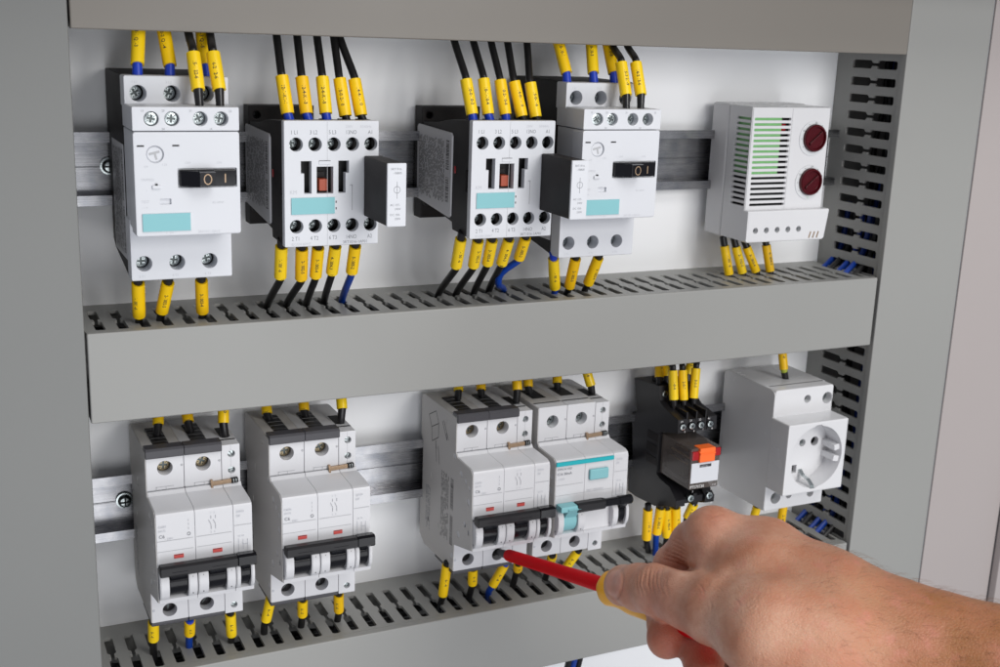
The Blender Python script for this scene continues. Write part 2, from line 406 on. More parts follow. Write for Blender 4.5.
# ------------------------------------------------------------------ motor protection switch
def motor_starter(X, Z, label, deep):
    d = thing('motor_protection_switch', (X, 0, Z), label, 'motor switch', 'motor protection switches on the upper rail')
    mb = MB()
    mb.plate([(6, 0.6), (-44, 0.2), (-45.5, -89.8), (-43, -90), (-42, -89.6), (-5, -83.5), (2, -80), (2, -48), (6, -46), (6, -10)], [], 0.3, 44.7, M_brown, 'x', bev=0.5)
    mb.build('rear_housing', d)
    mb = MB(); mb.box(0.05, 0.6, -43.5, -8.5, -82.5, -30.5, M_side_label, 0.15)
    side_label(mb, 0.0, -9, -43, -31, -82, 3, M_inkd)
    mb.build('side_label', d)
    # upper terminals
    mb = MB(); H = [circle(x, -7.6, 3.5) for x in (5.9, 20.3, 34.9)]
    mb.plate(rect(0, 45, -13.4, 0, 0.8), H, -54.3, -44, M_white, 'y', bev=0.5)
    mb.text('1 L1', 3.2, -3.2, 1.5, M_pale, -54.34); mb.text('3 L2', 17.6, -3.2, 1.5, M_pale, -54.34); mb.text('5 L3', 32, -3.2, 1.5, M_pale, -54.34)
    for x in (12.5, 24.0): mb.box(x, x+2.4, -55, -54, -13, -12.2, M_line, 0.2)
    mb.build('upper_terminal_block', d)
    for x in (5.9, 20.3, 34.9): screw(d, x-.3, -46.2, -7.6, 3.0, M_steel)
    # auxiliary switch
    mb = MB(); hs = [circle(x, -16.9, 3.05) for x in (7.9, 16.4, 28.3, 37.2)]
    mb.plate(rect(0, 45, -22.0, -11.9, 0.6), hs, -73.8, -55.2, M_white, 'y', bev=0.4)
    mb.box(0.3, 44.7, -55.1, -44.5, -22, -12.8, M_white, 0.3)
    for t, x, z in (('13', 3.6, -14.0), ('23', 12.2, -14.0), ('21', 23.6, -14.0), ('22', 40.5, -14.0), ('24', 12.0, -21.6), ('14', 32.0, -21.6)): mb.text(t, x, z, 1.3, M_ink, -73.84)
    mb.build('auxiliary_switch', d)
    for x, y in zip((7.9, 16.4, 28.3, 37.2), (-72.4, -71.8, -69.5, -69.5)): screw(d, x, y, -16.9, 2.8, M_steel, kind='cross')
    # main cover
    mb = MB()
    hs = [rect(18.1, 43.5, -46.2, -37.9, 0.4), rect(10.3, 15.0, -53.2, -50.8, 0.2), circle(8.9, -31.8, 3.7, 28)]
    mb.plate(rect(0, 45, -67, -22.35, 1.2), hs, -73.8, -63, M_white, 'y', bev=0.6, hbev=0.2)
    # body behind the cover
    mb.plate([(-46, -22.4), (-72.5, -22.4), (-72.5, -66.8), (-46, -63.5)], [], 0.4, 44.6, M_white, 'x', bev=0.3)
    for x, z in ((1.6, -28.2), (16.2, -28.1)): mb.box(x, x+2.9, -73.95, -73, z-.35, z+.3, M_black, 0)
    mb.text('0.9', 4.2, -37.4, 1.3, M_pale, -73.84); mb.text('1.25', 11.6, -36.6, 1.3, M_pale, -73.84)
    mb.text('ON', 34.8, -36.0, 1.4, M_pale, -73.84); mb.text('OFF', 21.3, -36.0, 1.4, M_pale, -73.84)
    mb.text('TRIPPED', 2.6, -43.0, 1.5, M_pale, -73.84); mb.text('1', 4.6, -47.6, 1.2, M_pale, -73.84); mb.text('TEST', 2.4, -52.4, 1.6, M_pale, -73.84)
    mb.text('\u2013\u2013\u2192', 2.6, -54.8, 1.4, M_pale, -73.84)
    mb.text('3RV1011-0JA10', 26, -66.0, 1.5, M_pale, -73.84); mb.text('IEC 60947', 32.5, -53.3, 1.2, M_pale, -73.84)
    mb.text('I   I>>', 12.5, -66.0, 1.3, M_pale, -73.84)
    mb.build('front_cover', d)
    mb = MB(); mb.box(18.4, 43.3, -64.5, -63.4, -46, -38, M_well, 0); mb.box(10.4, 14.9, -71.5, -70.5, -53.1, -50.9, M_inkd, 0)
    mb.build('recess_floor', d)
    mb = MB(); mb.lathe((8.9, -64, -31.8), (0, -1, 0), [(0, 3.4), (8.6, 3.4), (9.0, 3.1)], M_white, 28)
    T_ = Matrix.Translation((8.9, 0, -31.8)) @ Matrix.Rotation(-.25, 4, 'Y'); mb.box(-2.3, 2.3, -73.15, -72.8, .1, 1.1, M_line, 0.1, T=T_); mb.box(-.3, .6, -73.17, -72.8, -2.4, .3, M_line, 0.1, T=T_); mb.build('current_dial', d)
    mb = MB()
    mb.box(18.7, 43.1, -74.6, -64, -45.6, -38.5, M_gloss, 0.5)
    mb.plate([(-74, -38.7), (-79.2, -39.2), (-79.2, -45.0), (-74, -45.4)], [], 26.2, 33.2, M_gloss, 'x', bev=0.5)
    mb.plate([(18.9, -74.4), (26.4, -79.0), (26.4, -74.0)], [], -38.8, -45.4, M_gloss, 'z', bev=0.2)
    w = MB()
    w.plate(circle(29.8, -42.1, 1.75, 24, 2.3), [circle(29.8, -42.1, 1.35, 24, 1.9)], -79.3, -79.1, M_copper, 'y', bev=0)
    w.box(38.0, 38.5, -74.75, -74.5, -44.2, -40.4, M_copper, 0)
    mb.build('rotary_handle', d); w.build('switch_marking', [c for c in COL.objects if c.name.startswith('rotary_handle')][-1])
    mb = MB(); mb.box(7.2, 10.8, -74.6, -73, -46.4, -44.8, M_white, 0.3); mb.box(8.6, 9.5, -74.7, -74, -44.9, -44.2, M_black, 0); mb.build('trip_button', d)
    mb = MB(); mb.box(2.7, 23.6, -74.3, -73, -64.7, -57.0, M_white, 0.1); mb.box(2.7, 22.9, -74.4, -74.2, -64.7, -57.0, M_teal, 0.05); mb.build('label_plate', d)
    # lower terminals
    mb = MB(); H = [circle(x, -82.5, 3.4) for x in (5.7, 20.2, 34.8)]
    mb.plate(rect(0, 45, -90.2, -62, 0.8), H, -54.3, -45, M_white, 'y', bev=0.5)
    for t, x in (('2 T1', 3.2), ('4 T2', 17.8), ('6 T3', 32.4)): mb.text(t, x, -88.8, 1.5, M_pale, -54.34)
    mb.build('lower_terminal_block', d)
    for x in (5.7, 20.2, 34.8): screw(d, x-.3, -46.8, -82.5, 2.9, M_steel)
    return d
motor_starter(-66.4, 18.1, 'grey motor protection switch at the left end of the upper rail', 0)
motor_starter(149.4, 18.1, 'grey motor protection switch between the right contactor and the thermostat', 1)

# ------------------------------------------------------------------ contactor
def contactor(X, label):
    d = thing('contactor', (X, 0, 0), label, 'contactor', 'contactors on the upper rail')
    mb = MB()
    mb.plate([(0, -57), (33.5, -57), (33.5, 2.2), (0, 2.2)], [circle(4.2, -2.5, 1.7)], -2, 8, M_brown, 'y', bev=0.8)
    mb.box(0.6, 44, -6, -1, -50, -8, M_brown, 0.8); mb.build('base_plate', d)
    mb = MB()
    mb.plate([(-2, -5.5), (-20, -4.6), (-40, -1.6), (-57.5, -0.9), (-57.5, -56.5), (-45, -56.3), (-44, -52.5), (-2, -47)], [], 0.4, 44.6, M_brown, 'x', bev=0.5)
    cheek = [(-30, -3.0), (-40, -1.6), (-63.2, -0.3), (-63.9, -24.0), (-60.5, -24.5), (-60.5, -34.5), (-63.9, -35), (-63.9, -57.0), (-45, -56.3), (-44, -52.5), (-30, -50.5)]
    mb.plate(cheek, [], 0.15, 1.6, M_brown, 'x', bev=0.4); mb.plate(cheek, [], 44.85, 43.4, M_brown, 'x', bev=0.4)
    mb.box(1, 44, -63.2, -57, -2.0, -0.5, M_brown, .3); mb.box(1, 44, -63.2, -57, -56.9, -55.2, M_brown, .3)
    mb.box(5, 35, -63, -57, -38, -16, M_well, 0) if False else None
    for x in (5.6, 14.5, 23.3, 32.2, 41.0): mb.box(x-2.6, x+2.6, -60, -52, -1.5, -0.2, M_well, 0.2)
    mb.box(-0.1, 0.4, -48.0, -46.0, -27.5, -24, M_redp, 0.1)
    mb.build('coil_housing', d)
    mb = MB(); mb.plate([(1.5, -7.0), (-42.5, -8.0), (-44, -9.4), (-43.8, -49.5), (-42, -50.6), (2.5, -46.3), (3, -8.5)], [], -0.7, 0.2, M_side_label, 'x', bev=0.2)
    side_label(mb, -0.74, 1.0, -42.5, -10, -45.5, 11+int(X), M_inkd)
    mb.build('side_label', d)
    mb = MB(); xs = [5.6+8.87*k for k in range(5)]
    holes = [circle(x, -10.7, 3.15) for x in xs]+[circle(x, -48.1, 3.15) for x in xs]
    holes += [[(7.8, -18.2), (12.7, -18.2), (12.7, -33), (9.3, -33), (9.3, -23.8), (7.8, -23.8)],
              [(25.5, -18.2), (30.5, -18.2), (30.5, -23.8), (28.9, -23.8), (28.9, -33), (25.5, -33)],
              rect(15.2, 23.0, -33.1, -20.8)]
    mb.plate(rect(0, 45, -57.5, 0, 0.7), holes, -67.2, -63.6, M_white, 'y', bev=0.45, hbev=0.2)
    for t, x in (('1 L1', 3.0), ('3 L2', 11.9), ('5 L3', 20.8), ('13NO', 28.8), ('A1', 39.6)): mb.text(t, x, -6.1, 2.6, M_ink, -67.24, ax=.8)
    for t, x in (('2 T1', 3.2), ('4 T2', 12.0), ('6 T3', 20.9), ('14NO', 29.0), ('A2', 39.6)): mb.text(t, x, -54.5, 2.6, M_ink, -67.24, ax=.8)
    mb.text('230V', 28.9, -3.2, 1.6, M_pale, -67.24); mb.text('50/60Hz', 35.8, -3.2, 1.6, M_pale, -67.24)
    mb.text('3RT1016-1AP01', 27.6, -56.7, 1.9, M_ink, -67.24, ax=.95); mb.text('IEC/EN 60947', 3, -56.7, 1.6, M_pale, -67.24)
    mb.text('KM', 2.4, -33.0, 2.4, M_pale, -67.24)
    mb.box(20.1, 20.25, -67.28, -67, -57, -0.5, M_line, 0)
    mb.box(16.2, 21.6, -67.5, -67, -19.9, -18.0, M_white, 0.2); mb.box(16.2, 21.6, -67.6, -67.3, -18.2, -18.0, M_inkd, 0)
    mb.box(31.9, 32.2, -67.4, -67, -41, -29.3, M_line, 0); mb.box(31, 32.2, -67.4, -67, -29.6, -29.2, M_line, 0)
    mb.build('front_cover', d)
    mb = MB(); mb.box(3, 42, -60, -58, -40, -15, M_well, 0); mb.box(3,42,-63.2,-57,-15.2,-14.4,M_brown,0); mb.box(3,42,-63.2,-57,-44,-43,M_brown,0); mb.build('window_floor', d)
    mb = MB(); mb.box(16.6, 20.8, -66.2, -60, -32.0, -26.6, M_orange, 0.4); mb.box(16.8, 20.6, -62.0, -60, -26.4, -23.6, M_brown, 0.3); mb.build('position_indicator', d)
    mb = MB(); mb.box(3.1, 24.6, -67.6, -67, -42.4, -34.8, M_white, 0.1); mb.box(3.1, 23.6, -67.75, -67.5, -42.4, -34.8, M_teal, 0.05)
    mb.box(24.0, 24.5, -67.7, -67.4, -40.5, -39.5, M_inkd, 0); mb.box(24.0, 24.5, -67.7, -67.4, -37.5, -36.5, M_inkd, 0); mb.build('label_plate', d)
    for z in (-10.7, -48.1):
        for x in xs: screw(d, x-0.5, -60.2, z, 2.75, M_steel, kind='cross')
    return d
contactor(0, 'grey and black contactor next to the leftmost motor switch on the upper rail')
contactor(92.3, 'grey and black contactor standing directly left of the second motor switch')
def suppressor(X, label):
    d = thing('surge_suppressor', (X+37.4, -67.2, -16), label, 'suppressor', 'plug-in suppressor modules')
    mb = MB(); mb.box(0.3, 8.7, -31.6, -0.3, -28, 0, M_brown, 0.5); mb.text('', 0, 0, 1, M_ink)
    mb.box(0.28, 0.5, -20, -6, -22, -8, M_brown, 0.1); mb.build('housing', d)
    mb = MB(); mb.box(0, 9, -32.8, -31.4, -28.1, 0.1, M_white, 0.4)
    y = -32.84
    mb.text('3RT1916', 1.5, -2.9, 1.4, M_ink, y); mb.text('-1BB00', 2.6, -4.7, 1.4, M_ink, y)
    mb.plate(circle(4.6, -11.6, 1.6, 20), [circle(4.6, -11.6, 1.4, 20)], y, y+.1, M_ink, 'y', bev=0); mb.box(4.5, 4.7, y, y+.1, -15.5, -8, M_ink, 0)
    mb.text('AC 127-', 1.4, -18.8, 1.35, M_ink, y); mb.text('240V', 3.6, -20.6, 1.35, M_ink, y); mb.text('DC 150-', 1.4, -23.2, 1.35, M_ink, y); mb.text('250V', 3.6, -25.0, 1.35, M_ink, y)
    mb.build('front_label', d)
    return d
suppressor(0, 'dark plug-in suppressor module on the left contactor, covering no other device')
suppressor(92.3, 'dark plug-in suppressor module partly covering the left edge of the right motor switch')

# ------------------------------------------------------------------ thermostat
def thermostat():
    d = thing('thermostat', (281, 0, 0), 'white thermostat with louvres and two dark red dials at the right of the upper rail', 'thermostat')
    mb = MB()
    mb.box(-0.4, 56.2, -12.9, 4, -72.6, 5.8, M_white2, 1.6, seg=3)
    mb.build('rear_housing', d)
    mb = MB(); zs = [-1.6-3.08*k for k in range(17)]
    # side face with louvres
    mb.plate([(-13.3, 5.0), (-34.4, 5.0), (-34.4, -72), (-13.3, -72)], [[(-34.0, z+.72), (-19.5-abs(8-k)*.15, z+.72), (-19.5-abs(8-k)*.15, z-.74), (-34.0, z-.74)] for k, z in enumerate(zs)], 0, 1.6, M_white2, 'x', bev=0.05, hbev=0.15)
    mb.plate(rect(0.3, 56, -54.5, 5.2, 1.2), [rect(1.7+.08*k, 27.6+0.02*k, z-.74, z+.72, .5) for k, z in enumerate(zs)]+[circle(45.2, -12.5, 6.5, 24), circle(45.1, -38.1, 6.5, 24)], -35.0, -33.2, M_white2, 'y', bev=0.7, hbev=0.15)
    mb.box(0.2, 56, -34, -13.3, 3.8, 5.3, M_white2, 0.5); mb.box(54.6, 56.0, -34.3, -13.3, -72, 5, M_white2, 0.5)
    mb.plate([(-13.3, -72), (-34, -72), (-34, -70.4), (-13.3, -70.4)], [], 0.2, 56, M_white2, 'x', bev=.3)
    mb.plate([(-0.1, -54.4), (0.3, -54.0), (59.0, -54.0), (59.6, -54.8), (57.4, -71.4), (56.0, -72.6), (0.9, -72.6), (-0.1, -71.6)], [circle(6.3+7.85*k, -65.6, 1.75, 18) for k in range(5)], -38.6, -32.8, M_white2, 'y', bev=0.8, hbev=0.2)
    mb.box(54.0, 57.5, -38, -20, -71.5, -54.6, M_white2, .8); mb.box(28.2, 28.6, -35.3, -34.5, -53.5, 4.5, M_white2, 0.15)
    mb.build('louvred_cover', d)
    mb = MB(); mb.box(2.4, 54, -14, -13.6, -69, 3, M_well, 0); mb.box(3, 22.5, -33.0, -32.0, -35, 2, M_pcb, 0.1); mb.box(1.75, 2.6, -32.8, -19, -33, 1, M_pcb, 0.1)
    mb.box(20.8, 26, -32.6, -20, -8.5, -4.5, M_redp, .3); mb.box(21, 26, -29, -20, -16, -12, M_redp, .3); mb.box(4, 50, -26, -24, -68, -31, M_well, 0)
    mb.build('circuit_board', d)
    for z in (-12.5, -38.1):
        r = MB(); r.plate(circle(44.7, z-.3, 10.2, 40), [circle(45.2, z, 8.0, 36)], -35.5, -34.8, M_ring, 'y', bev=0.2)
        for k in range(9):
            a = math.radians(215-36*k*0.9); rx = 45+8.9*math.cos(a); rz = z+8.9*math.sin(a)
            if k % 2 == 0 and k: r.text('%d' % (k*10//2), rx-.9, rz-.6, 1.7, M_inkd, -35.56)
            else: r.plate(circle(rx, rz, .25, 8), [], -35.56, -35.4, M_inkd, 'y', bev=0)
        if z < -20: r.text('\u00b0C', 43.6, z-9.9, 1.5, M_pcb, -35.56)
        r.build('dial_scale', d)
        k = MB(); k.lathe((45.2, -33, z), (0, -1, 0), [(0, 7.9), (4.2, 7.9), (4.9, 7.3), (4.9, 6.6), (3.6, 6.2), (3.6, .1)], M_dial, 40)
        a = math.radians(35); T = Matrix.Translation((45.2, -37.0, z)) @ Matrix.Rotation(-0.7, 4, 'Y')
        k.box(-5.6, 5.6, -1.2, 1, -0.7, 0.7, M_dial, 0.3, T=T); k.build('dial', d)
    for k in range(5): screw(d, 6.3+7.85*k, -35.2, -65.6, 1.6, M_steel, kind='slot')
    mb = MB()
    for k in range(3):
        T = Matrix.Translation((46.3+2.9*k, 0, -69.5)) @ Matrix.Rotation(-0.28, 4, 'Y').inverted()
        mb.box(-.45, .45, -38.75, -38.3, -1.9, 2.1, M_copper, 0.05, T=T)
    mb.build('trim_strips', d)
    return d
thermostat()

# ------------------------------------------------------------------ modular breakers
def guard(mb, x0, x1, mat):
    P = [(-62, -50.4), (-70.0, -50.0), (-72.4, -51.4), (-73.8, -54.0), (-74.1, -58), (-73.5, -61.5), (-72.0, -64.0), (-70.0, -65.2), (-62, -64.6)]
    mb.plate(P, [circle(-70.4, -62.6, 0.7, 8)], x0, x0+min(.5,(x1-x0)/2), mat, 'x', bev=0.15, back=False)
    mb.plate(P, [], x1, x0+.3, mat, 'x', bev=0.35, back=False)
def breaker(X, Z, label, seed, rccb=False):
    kind = 'residual current breaker' if rccb else 'circuit breaker'
    d = thing('residual_current_breaker' if rccb else 'circuit_breaker', (X, 0, Z), label, kind, None if rccb else 'two pole circuit breakers on the lower rail')
    zb = -88.6
    mods = [(0, 17.93), (18.07, 35.9), (36.05, 45)]
    for mi, (x0, x1) in enumerate(mods):
        mb = MB(); aux = mi == 2
        top = 0.0 if not aux else -0.6; bot = zb if not aux else zb-1.5
        side = M_side if mi == 0 else M_warm
        # body in side view
        body = [(3.5, -1.5), (-1, top), (-39.0, top), (-39.0, bot), (-3, bot-1.5+(1.5 if aux else 0)), (3.5, -86), (3.5, -62), (0.2, -60), (0.2, -28), (3.5, -26)]
        nose = [(-40, -19.9), (-47.0, -19.9), (-48.6, -21.4), (-65.8, -21.9), (-68.2, -22.9), (-69.0, -24.6), (-69.4, -49.0), (-66.2, -50.2), (-60.5, -53), (-59.5, -58), (-61.5, -62.5), (-66, -63.2), (-71.0, -64.6), (-70.6, -66.6), (-47.5, -72.6), (-40, -73)]
        if aux: nose = [(-40, -20.4)]+[(y, z) for y, z in nose[1:]]
        mb.plate(body, [], x0+(.25 if mi == 0 else 0), x1, side, 'x', bev=0.3)
        mb.plate(nose, [], x0+(0.33 if mi == 0 else 0), x1, M_warm, 'x', bev=0.45)
        if mi == 0:
            # left-hand skin with its moulded dimples
            skin = [(3.3, -1.7), (-1, -0.3), (-46.0, -0.3), (-46.3, -19.5), (-48.6, -21.9), (-66.2, -22.4), (-68.7, -24.8), (-69.1, -49.2), (-70.3, -66.3), (-46.9, -72.3), (-46.1, zb+.3), (-3, zb-1), (3.3, -85.8), (3.3, -62.3), (0.4, -60), (0.4, -28), (3.3, -25.7)]
            dm = [(-20, -24, 2.4), (-45, -22, 1.7), (-54, -29, 1.9), (-60, -31, 1.5), (-65, -33, 1.5), (-64, -41, 1.9), (-14, -44, 1.9), (-60, -55, 1.7), (-52, -64, 2.0), (-65, -58, 1.3), (-10, -72, 1.7), (-25, -70, 1.3), (-44, -80, 1.9), (-33, -6, 1.1)]
            mb.plate(skin, [circle(y, z, r, 16) for y, z, r in dm], 0.0, 0.32, M_side, 'x', bev=0.12, hbev=0.15)
            side_label(mb, -0.03, -4, -14, -50, -80, seed+5, M_ink, bar=False)
            if seed % 2:
                side_label(mb, -0.03, -26, -46, -34, -76, seed, M_inkd)
                z0 = -8
                for a, b, c_, e in ((-8, -10, -12, -16), (-12, -16, -22, -11), (-22, -11, -18, -5), (-18, -5, -8, -10), (-12, -16, -13, -24), (-22, -11, -22, -19), (-13, -24, -22, -19), (-27, -8, -34, -17), (-29, -7, -36, -16), (-34, -17, -33, -13), (-18, -22, -20, -34), (-22, -24, -24, -34)):
                    p = Vector((a, b)); q = Vector((c_, e)); n = (q-p).orthogonal().normalized()*.22
                    mb.add([(-.04, p.x+n.x, p.y+n.y), (-.04, q.x+n.x, q.y+n.y), (-.04, q.x-n.x, q.y-n.y), (-.04, p.x-n.x, p.y-n.y)], [(0, 1, 2, 3)], M_inkd)
        # terminal faces
        if not aux:
            xl_ = x0+(.34 if mi == 0 else 0)
            mb.plate(rect(xl_, x1, -19.6, top, .4), [circle(x0+9.1, -8.7, 3.55)], -46.3, -37.5, M_warm, 'y', bev=0.35)
            mb.plate(rect(xl_, x1, zb, -72.2, .3), [circle(x0+9.0, -82.8, 3.45)], -46.3, -37.5, M_warm, 'y', bev=0.3)
            mb.plate(circle(x1-.9, -8.0, .6, 12), [], -46.6, -46, M_line, 'y', bev=0.1)
            if mi == 0: mb.plate(circle(1.3, -82, .7, 12), [], -46.5, -46, M_pale, 'y', bev=0.1)
        else:
            mb.plate(rect(x0, x1, -20.0, top, .4), [circle(x0+4.8, -5.4, 1.75, 16), circle(x0+4.8, -13.8, 1.75, 16)], -46.3, -37.5, M_warm, 'y', bev=0.3)
            mb.plate(rect(x0, x1, bot, -72.2, .3), [circle(x0+4.6, -86.0, 1.6, 16)], -46.3, -37.5, M_warm, 'y', bev=0.3)
            mb.box(x0+4.4, x0+4.55, -46.36, -46, -20, top-.2, M_line, 0)
        # latch detail at the step, and the ledge lines
        if not aux:
            y = -46.42
            for a, b, z0, z1_ in ((0.3, 4.8, -19.6, -19.3), (4.6, 4.9, -19.5, -17.9), (4.6, 13, -18.1, -17.8), (9.2, 9.5, -21, -18), (13, 17.6, -19.6, -19.3)):
                mb.box(x0+a, x0+b, y, -46, z0, z1_, M_line, 0)
        y = -69.32
        if rccb:
            pass
        elif not aux:
            quad(mb, x0+.6, x1-.8, -36.0, -35.75, -69.36, M_line); quad(mb, x0+.6, x1-.8, -41.2, -40.95, -69.42, M_line)
        else:
            quad(mb, x0+.4, x1-.4, -33.2, -32.95, -69.36, M_line)
        mb.build('pole_module' if not aux else 'auxiliary_contact', d)
    # recessed screws
    for x in (9.1, 27.2):
        screw(d, x, -41.2, -8.7, 3.2, M_brass if not rccb else M_steel, rot=random.uniform(-.6, .6))
        b = MB(); b.cyl((x-.1, -41.0, -82.8), (x-.1, -37.6, -82.8), 3.3, 3.3, M_well, 18); b.build('terminal_well', d)
        screw(d, x-.1, -41.6, -82.8, 2.4, M_tip, kind='slot')
    for z in (-5.4, -13.8): screw(d, 40.85, -44.6, z, 1.5, M_steel, kind='slot')
    screw(d, 40.65, -44.6, -86.0, 1.4, M_steel, kind='slot')
    # copper strap
    mb = MB(); T = Matrix.Translation((30.2, 0, -19.2)) @ Matrix.Rotation(-0.05, 4, 'Y')
    mb.box(0, 1.1, -48.3, -46.4, -2.6, 2.0, M_copper, .15, T=T); mb.box(1, 10.5, -48.0, -46.5, -1.1, 0.9, M_copper, .15, T=T); mb.box(10, 13.4, -48.3, -46.4, -1.3, 1.2, M_brown, .3, T=T)
    mb.box(10.9, 11.3, -48.5, -48.1, -1.0, 1.0, M_steel, .1, T=T); mb.box(12.1, 12.5, -48.5, -48.1, -1.0, 1.0, M_steel, .1, T=T)
    mb.build('copper_strap', d)
    # top openings and clip
    mb = MB()
    if not rccb:
        for x in (5.4, 23.4):
            for k in range(5): mb.plate([(x+(0 if k > 2 else -.0), -12.5-5.4*k), (x+7.6, -12.5-5.4*k), (x+7.6, -17.2-5.4*k), (x, -17.2-5.4*k)], [], .55-.06*k, -.4, M_black, 'z', bev=.35)
            mb.box(x+.8, x+6.8, -40, -12.5, -.3, .3, M_black, .1)
        mb.build('insulating_tongue', d) if False else None
        for i, x in enumerate((5.4, 23.4)):
            t = MB()
            for k in range(5): t.box(x, x+7.6, -17.3-5.4*k, -12.4-5.4*k, -.3, .75-.1*k, M_black, .35)
            t.box(x+.8, x+6.8, -42, -12.5, -.3, .25, M_black, .1); t.build('insulating_tongue', d)
        for i, x in enumerate((0, 18.05)):
            c = MB(); c.plate([(-41, 1.9), (-47.3, 1.9), (-48.4, 0.9), (-48.4, -2.3), (-47.6, -3.0), (-46.35, -3.0), (-46.3, .1), (-41, .1)], [], x, x+17.85, M_clip, 'x', bev=.35); c.build('terminal_shield', d)
            c = MB(); c.box(x+.1, x+17.85, -45.8, -20, zb-2.2, zb-.1, M_clip, .4); c.build('lower_shield', d)
    else:
        for x in (4.5, 22.5):
            t = MB(); t.box(x, x+8.5, -30, -14, 0.02, 0.12, M_well, 0); t.build('wire_opening', d)
    t = MB(); t.box(38.2, 43.2, -34, -20, -.62, -.52, M_well, 0); t.build('wire_opening', d)
    # front lettering and markings
    L = MB(); y = -69.46
    if not rccb:
        L.text('C60N', 1.2, -29.2, 1.5, M_pale, y); L.text('24175', 1.2, -31.2, 1.4, M_pale, y); L.text('C6', 1.4, -34.3, 2.3, M_ink, y); L.text('~ 230V', 4.0, -35.3, 1.3, M_pale, y)
        for z in (-27.2, -29.2, -31.2): L.text('|', 14.9, z, 1.4, M_ink, y)
        L.plate(circle(15.2, -33.7, .8, 14), [circle(15.2, -33.7, .6, 14)], y, y+.1, M_ink, 'y', bev=0)
        for x in (25.5, 27.6):
            L.box(x, x+.12, y, y+.1, -27.8, -26.2, M_ink, 0); L.box(x, x+.12, y, y+.1, -33.0, -31.0, M_ink, 0)
            T = Matrix.Translation((x+.1, 0, -30.8)) @ Matrix.Rotation(-.42, 4, 'Y'); L.box(-.06, .06, y, y+.1, 0, 2.8, M_ink, 0, T=T)
        L.text('1   3', 25.2, -25.2, 1.2, M_pale, y); L.text('2   4', 25.2, -34.9, 1.2, M_pale, y)
    L.text('26924', 37.4, -26.6, 1.5, M_pale, y); L.text('OF', 37.4, -28.8, 1.6, M_pale, y)
    L.text('12 14', 38.0, -39.0, 1.3, M_pale, y)
    for a, b, z0, z1_ in ((38.2, 38.4, -47, -40), (38.2, 42.5, -47, -46.8), (40.4, 40.6, -45.5, -40.5), (40.6, 42.6, -43, -42.8), (42.5, 42.7, -46.5, -40.5)): L.box(a, b, y-.03, y+.1, z0, z1_, M_pale, 0)
    if rccb:
        L.text('DPN N VIGI', 1.0, -28.2, 1.7, M_ink, y); L.text('C16 30mA', 1.0, -31.0, 2.0, M_ink, y); L.text('~ 230V', 1.4, -33.8, 1.4, M_pale, y)
        L.text('TEST 1/MONTH', 19.4, -42.3, 1.5, M_pale, y); L.text('19665', 24.5, -57.2, 1.5, M_pale, y); L.text('I  O', 24.5, -61.2, 1.3, M_pale, y)
        quad(L, .6, 17, -37.0, -36.75, -69.36, M_line); quad(L, .6, 35, -42.8, -42.6, -69.4, M_line); quad(L, 36.3, 44.6, -33.4, -33.2, -69.4, M_line)
    L.build('front_lettering', d)
    if rccb:
        mb = MB(); mb.box(0.2, 35.6, -69.7, -68.9, -25.9, -23.6, M_teals, .1); mb.build('teal_stripe', d)
        mb = MB(); mb.box(20.4, 32.2, -70.9, -69, -35.8, -29.6, M_teal, .8, seg=3); mb.build('test_button', d)
        # closed panel between the guards
        mb = MB(); mb.plate([(-62, -49), (-69.4, -49), (-70.3, -66.3), (-62, -66)], [], 18.2, 35.4, M_warm, 'x', bev=.2); mb.build('blank_front', d)
        G = [(0.6, 4.2), (12.8, 17.2), (34.6, 38.0), (42.9, 44.8)]; tog = [(4.4, 12.6, M_teal), (38.3, 42.7, M_gloss)]
    else:
        for x in (8.0, 26.0):
            mb = MB(); mb.box(x, x+4.5, -69.62, -69, -45.2, -43.2, M_redind, .1); mb.box(x+.2, x+4.3, -69.66, -69.6, -43.5, -43.2, M_inkd, 0); mb.build('status_window', d)
        G = [(0.6, 4.9), (13.6, 17.8), (18.2, 23.0), (31.6, 35.8), (36.1, 38.2), (43.1, 44.9)]; tog = [(5.1, 13.4, M_gloss), (23.2, 31.4, M_gloss), (38.4, 42.9, M_gloss)]
    mb = MB()
    for a, b in G:
        guard(mb, a, b, M_warm)
        if b-a > 3.5 and a > 5:
            c_ = (a+b)/2; mb.box(c_-.12, c_+.14, -73.7, -72.9, -55.0, -53.4, M_inkd, 0.05); mb.box(c_-.2, c_+.15, -73.3, -72.5, -62.6, -61.8, M_inkd, 0.05)
    mb.build('toggle_guard', d)
    for a, b, m in tog:
        mb = MB(); mb.cyl((a, -65.6, -57.2), (b, -65.6, -57.2), 7.3, 7.3, m, 40, bev=.3)
        mb.plate([(-66, -50), (-74.5, -46.5), (-77.5, -48.5), (-72.4, -54.8)], [], a+.4, b-.4, m, 'x', bev=.3); mb.build('toggle', d)
    bar = [(-70.5, -47.6), (-71.6, -46.2), (-76.0, -45.5), (-77.4, -46.4), (-77.4, -49.9), (-76.2, -51.0), (-71.0, -50.8)]
    if not rccb:
        mb = MB(); mb.plate(bar, [], 0.4, 36.0, M_black, 'x', bev=.6); mb.build('toggle_bar', d)
        mb = MB(); mb.plate([(y_*1.004, z+.45 if z > -47 else z-.2) for y_, z in bar], [], 36.1, 44.9, M_gloss, 'x', bev=.9); mb.build('auxiliary_toggle_bar', d)
    else:
        mb = MB(); mb.box(0.6, 11.0, -76.5, -70, -50.0, -46.6, M_teal, .7); mb.build('teal_lever', d)
        mb = MB(); mb.plate(bar, [], 10.6, 27.5, M_black, 'x', bev=.6)
        mb.lathe((27, -74.6, -48.2), (1, 0, 0), [(0, 2.9), (1.5, 2.5), (2.2, 2.3), (9.8, 2.3), (9.9, 2.65), (17.6, 2.65), (18.2, 2.2)], M_gloss, 24)
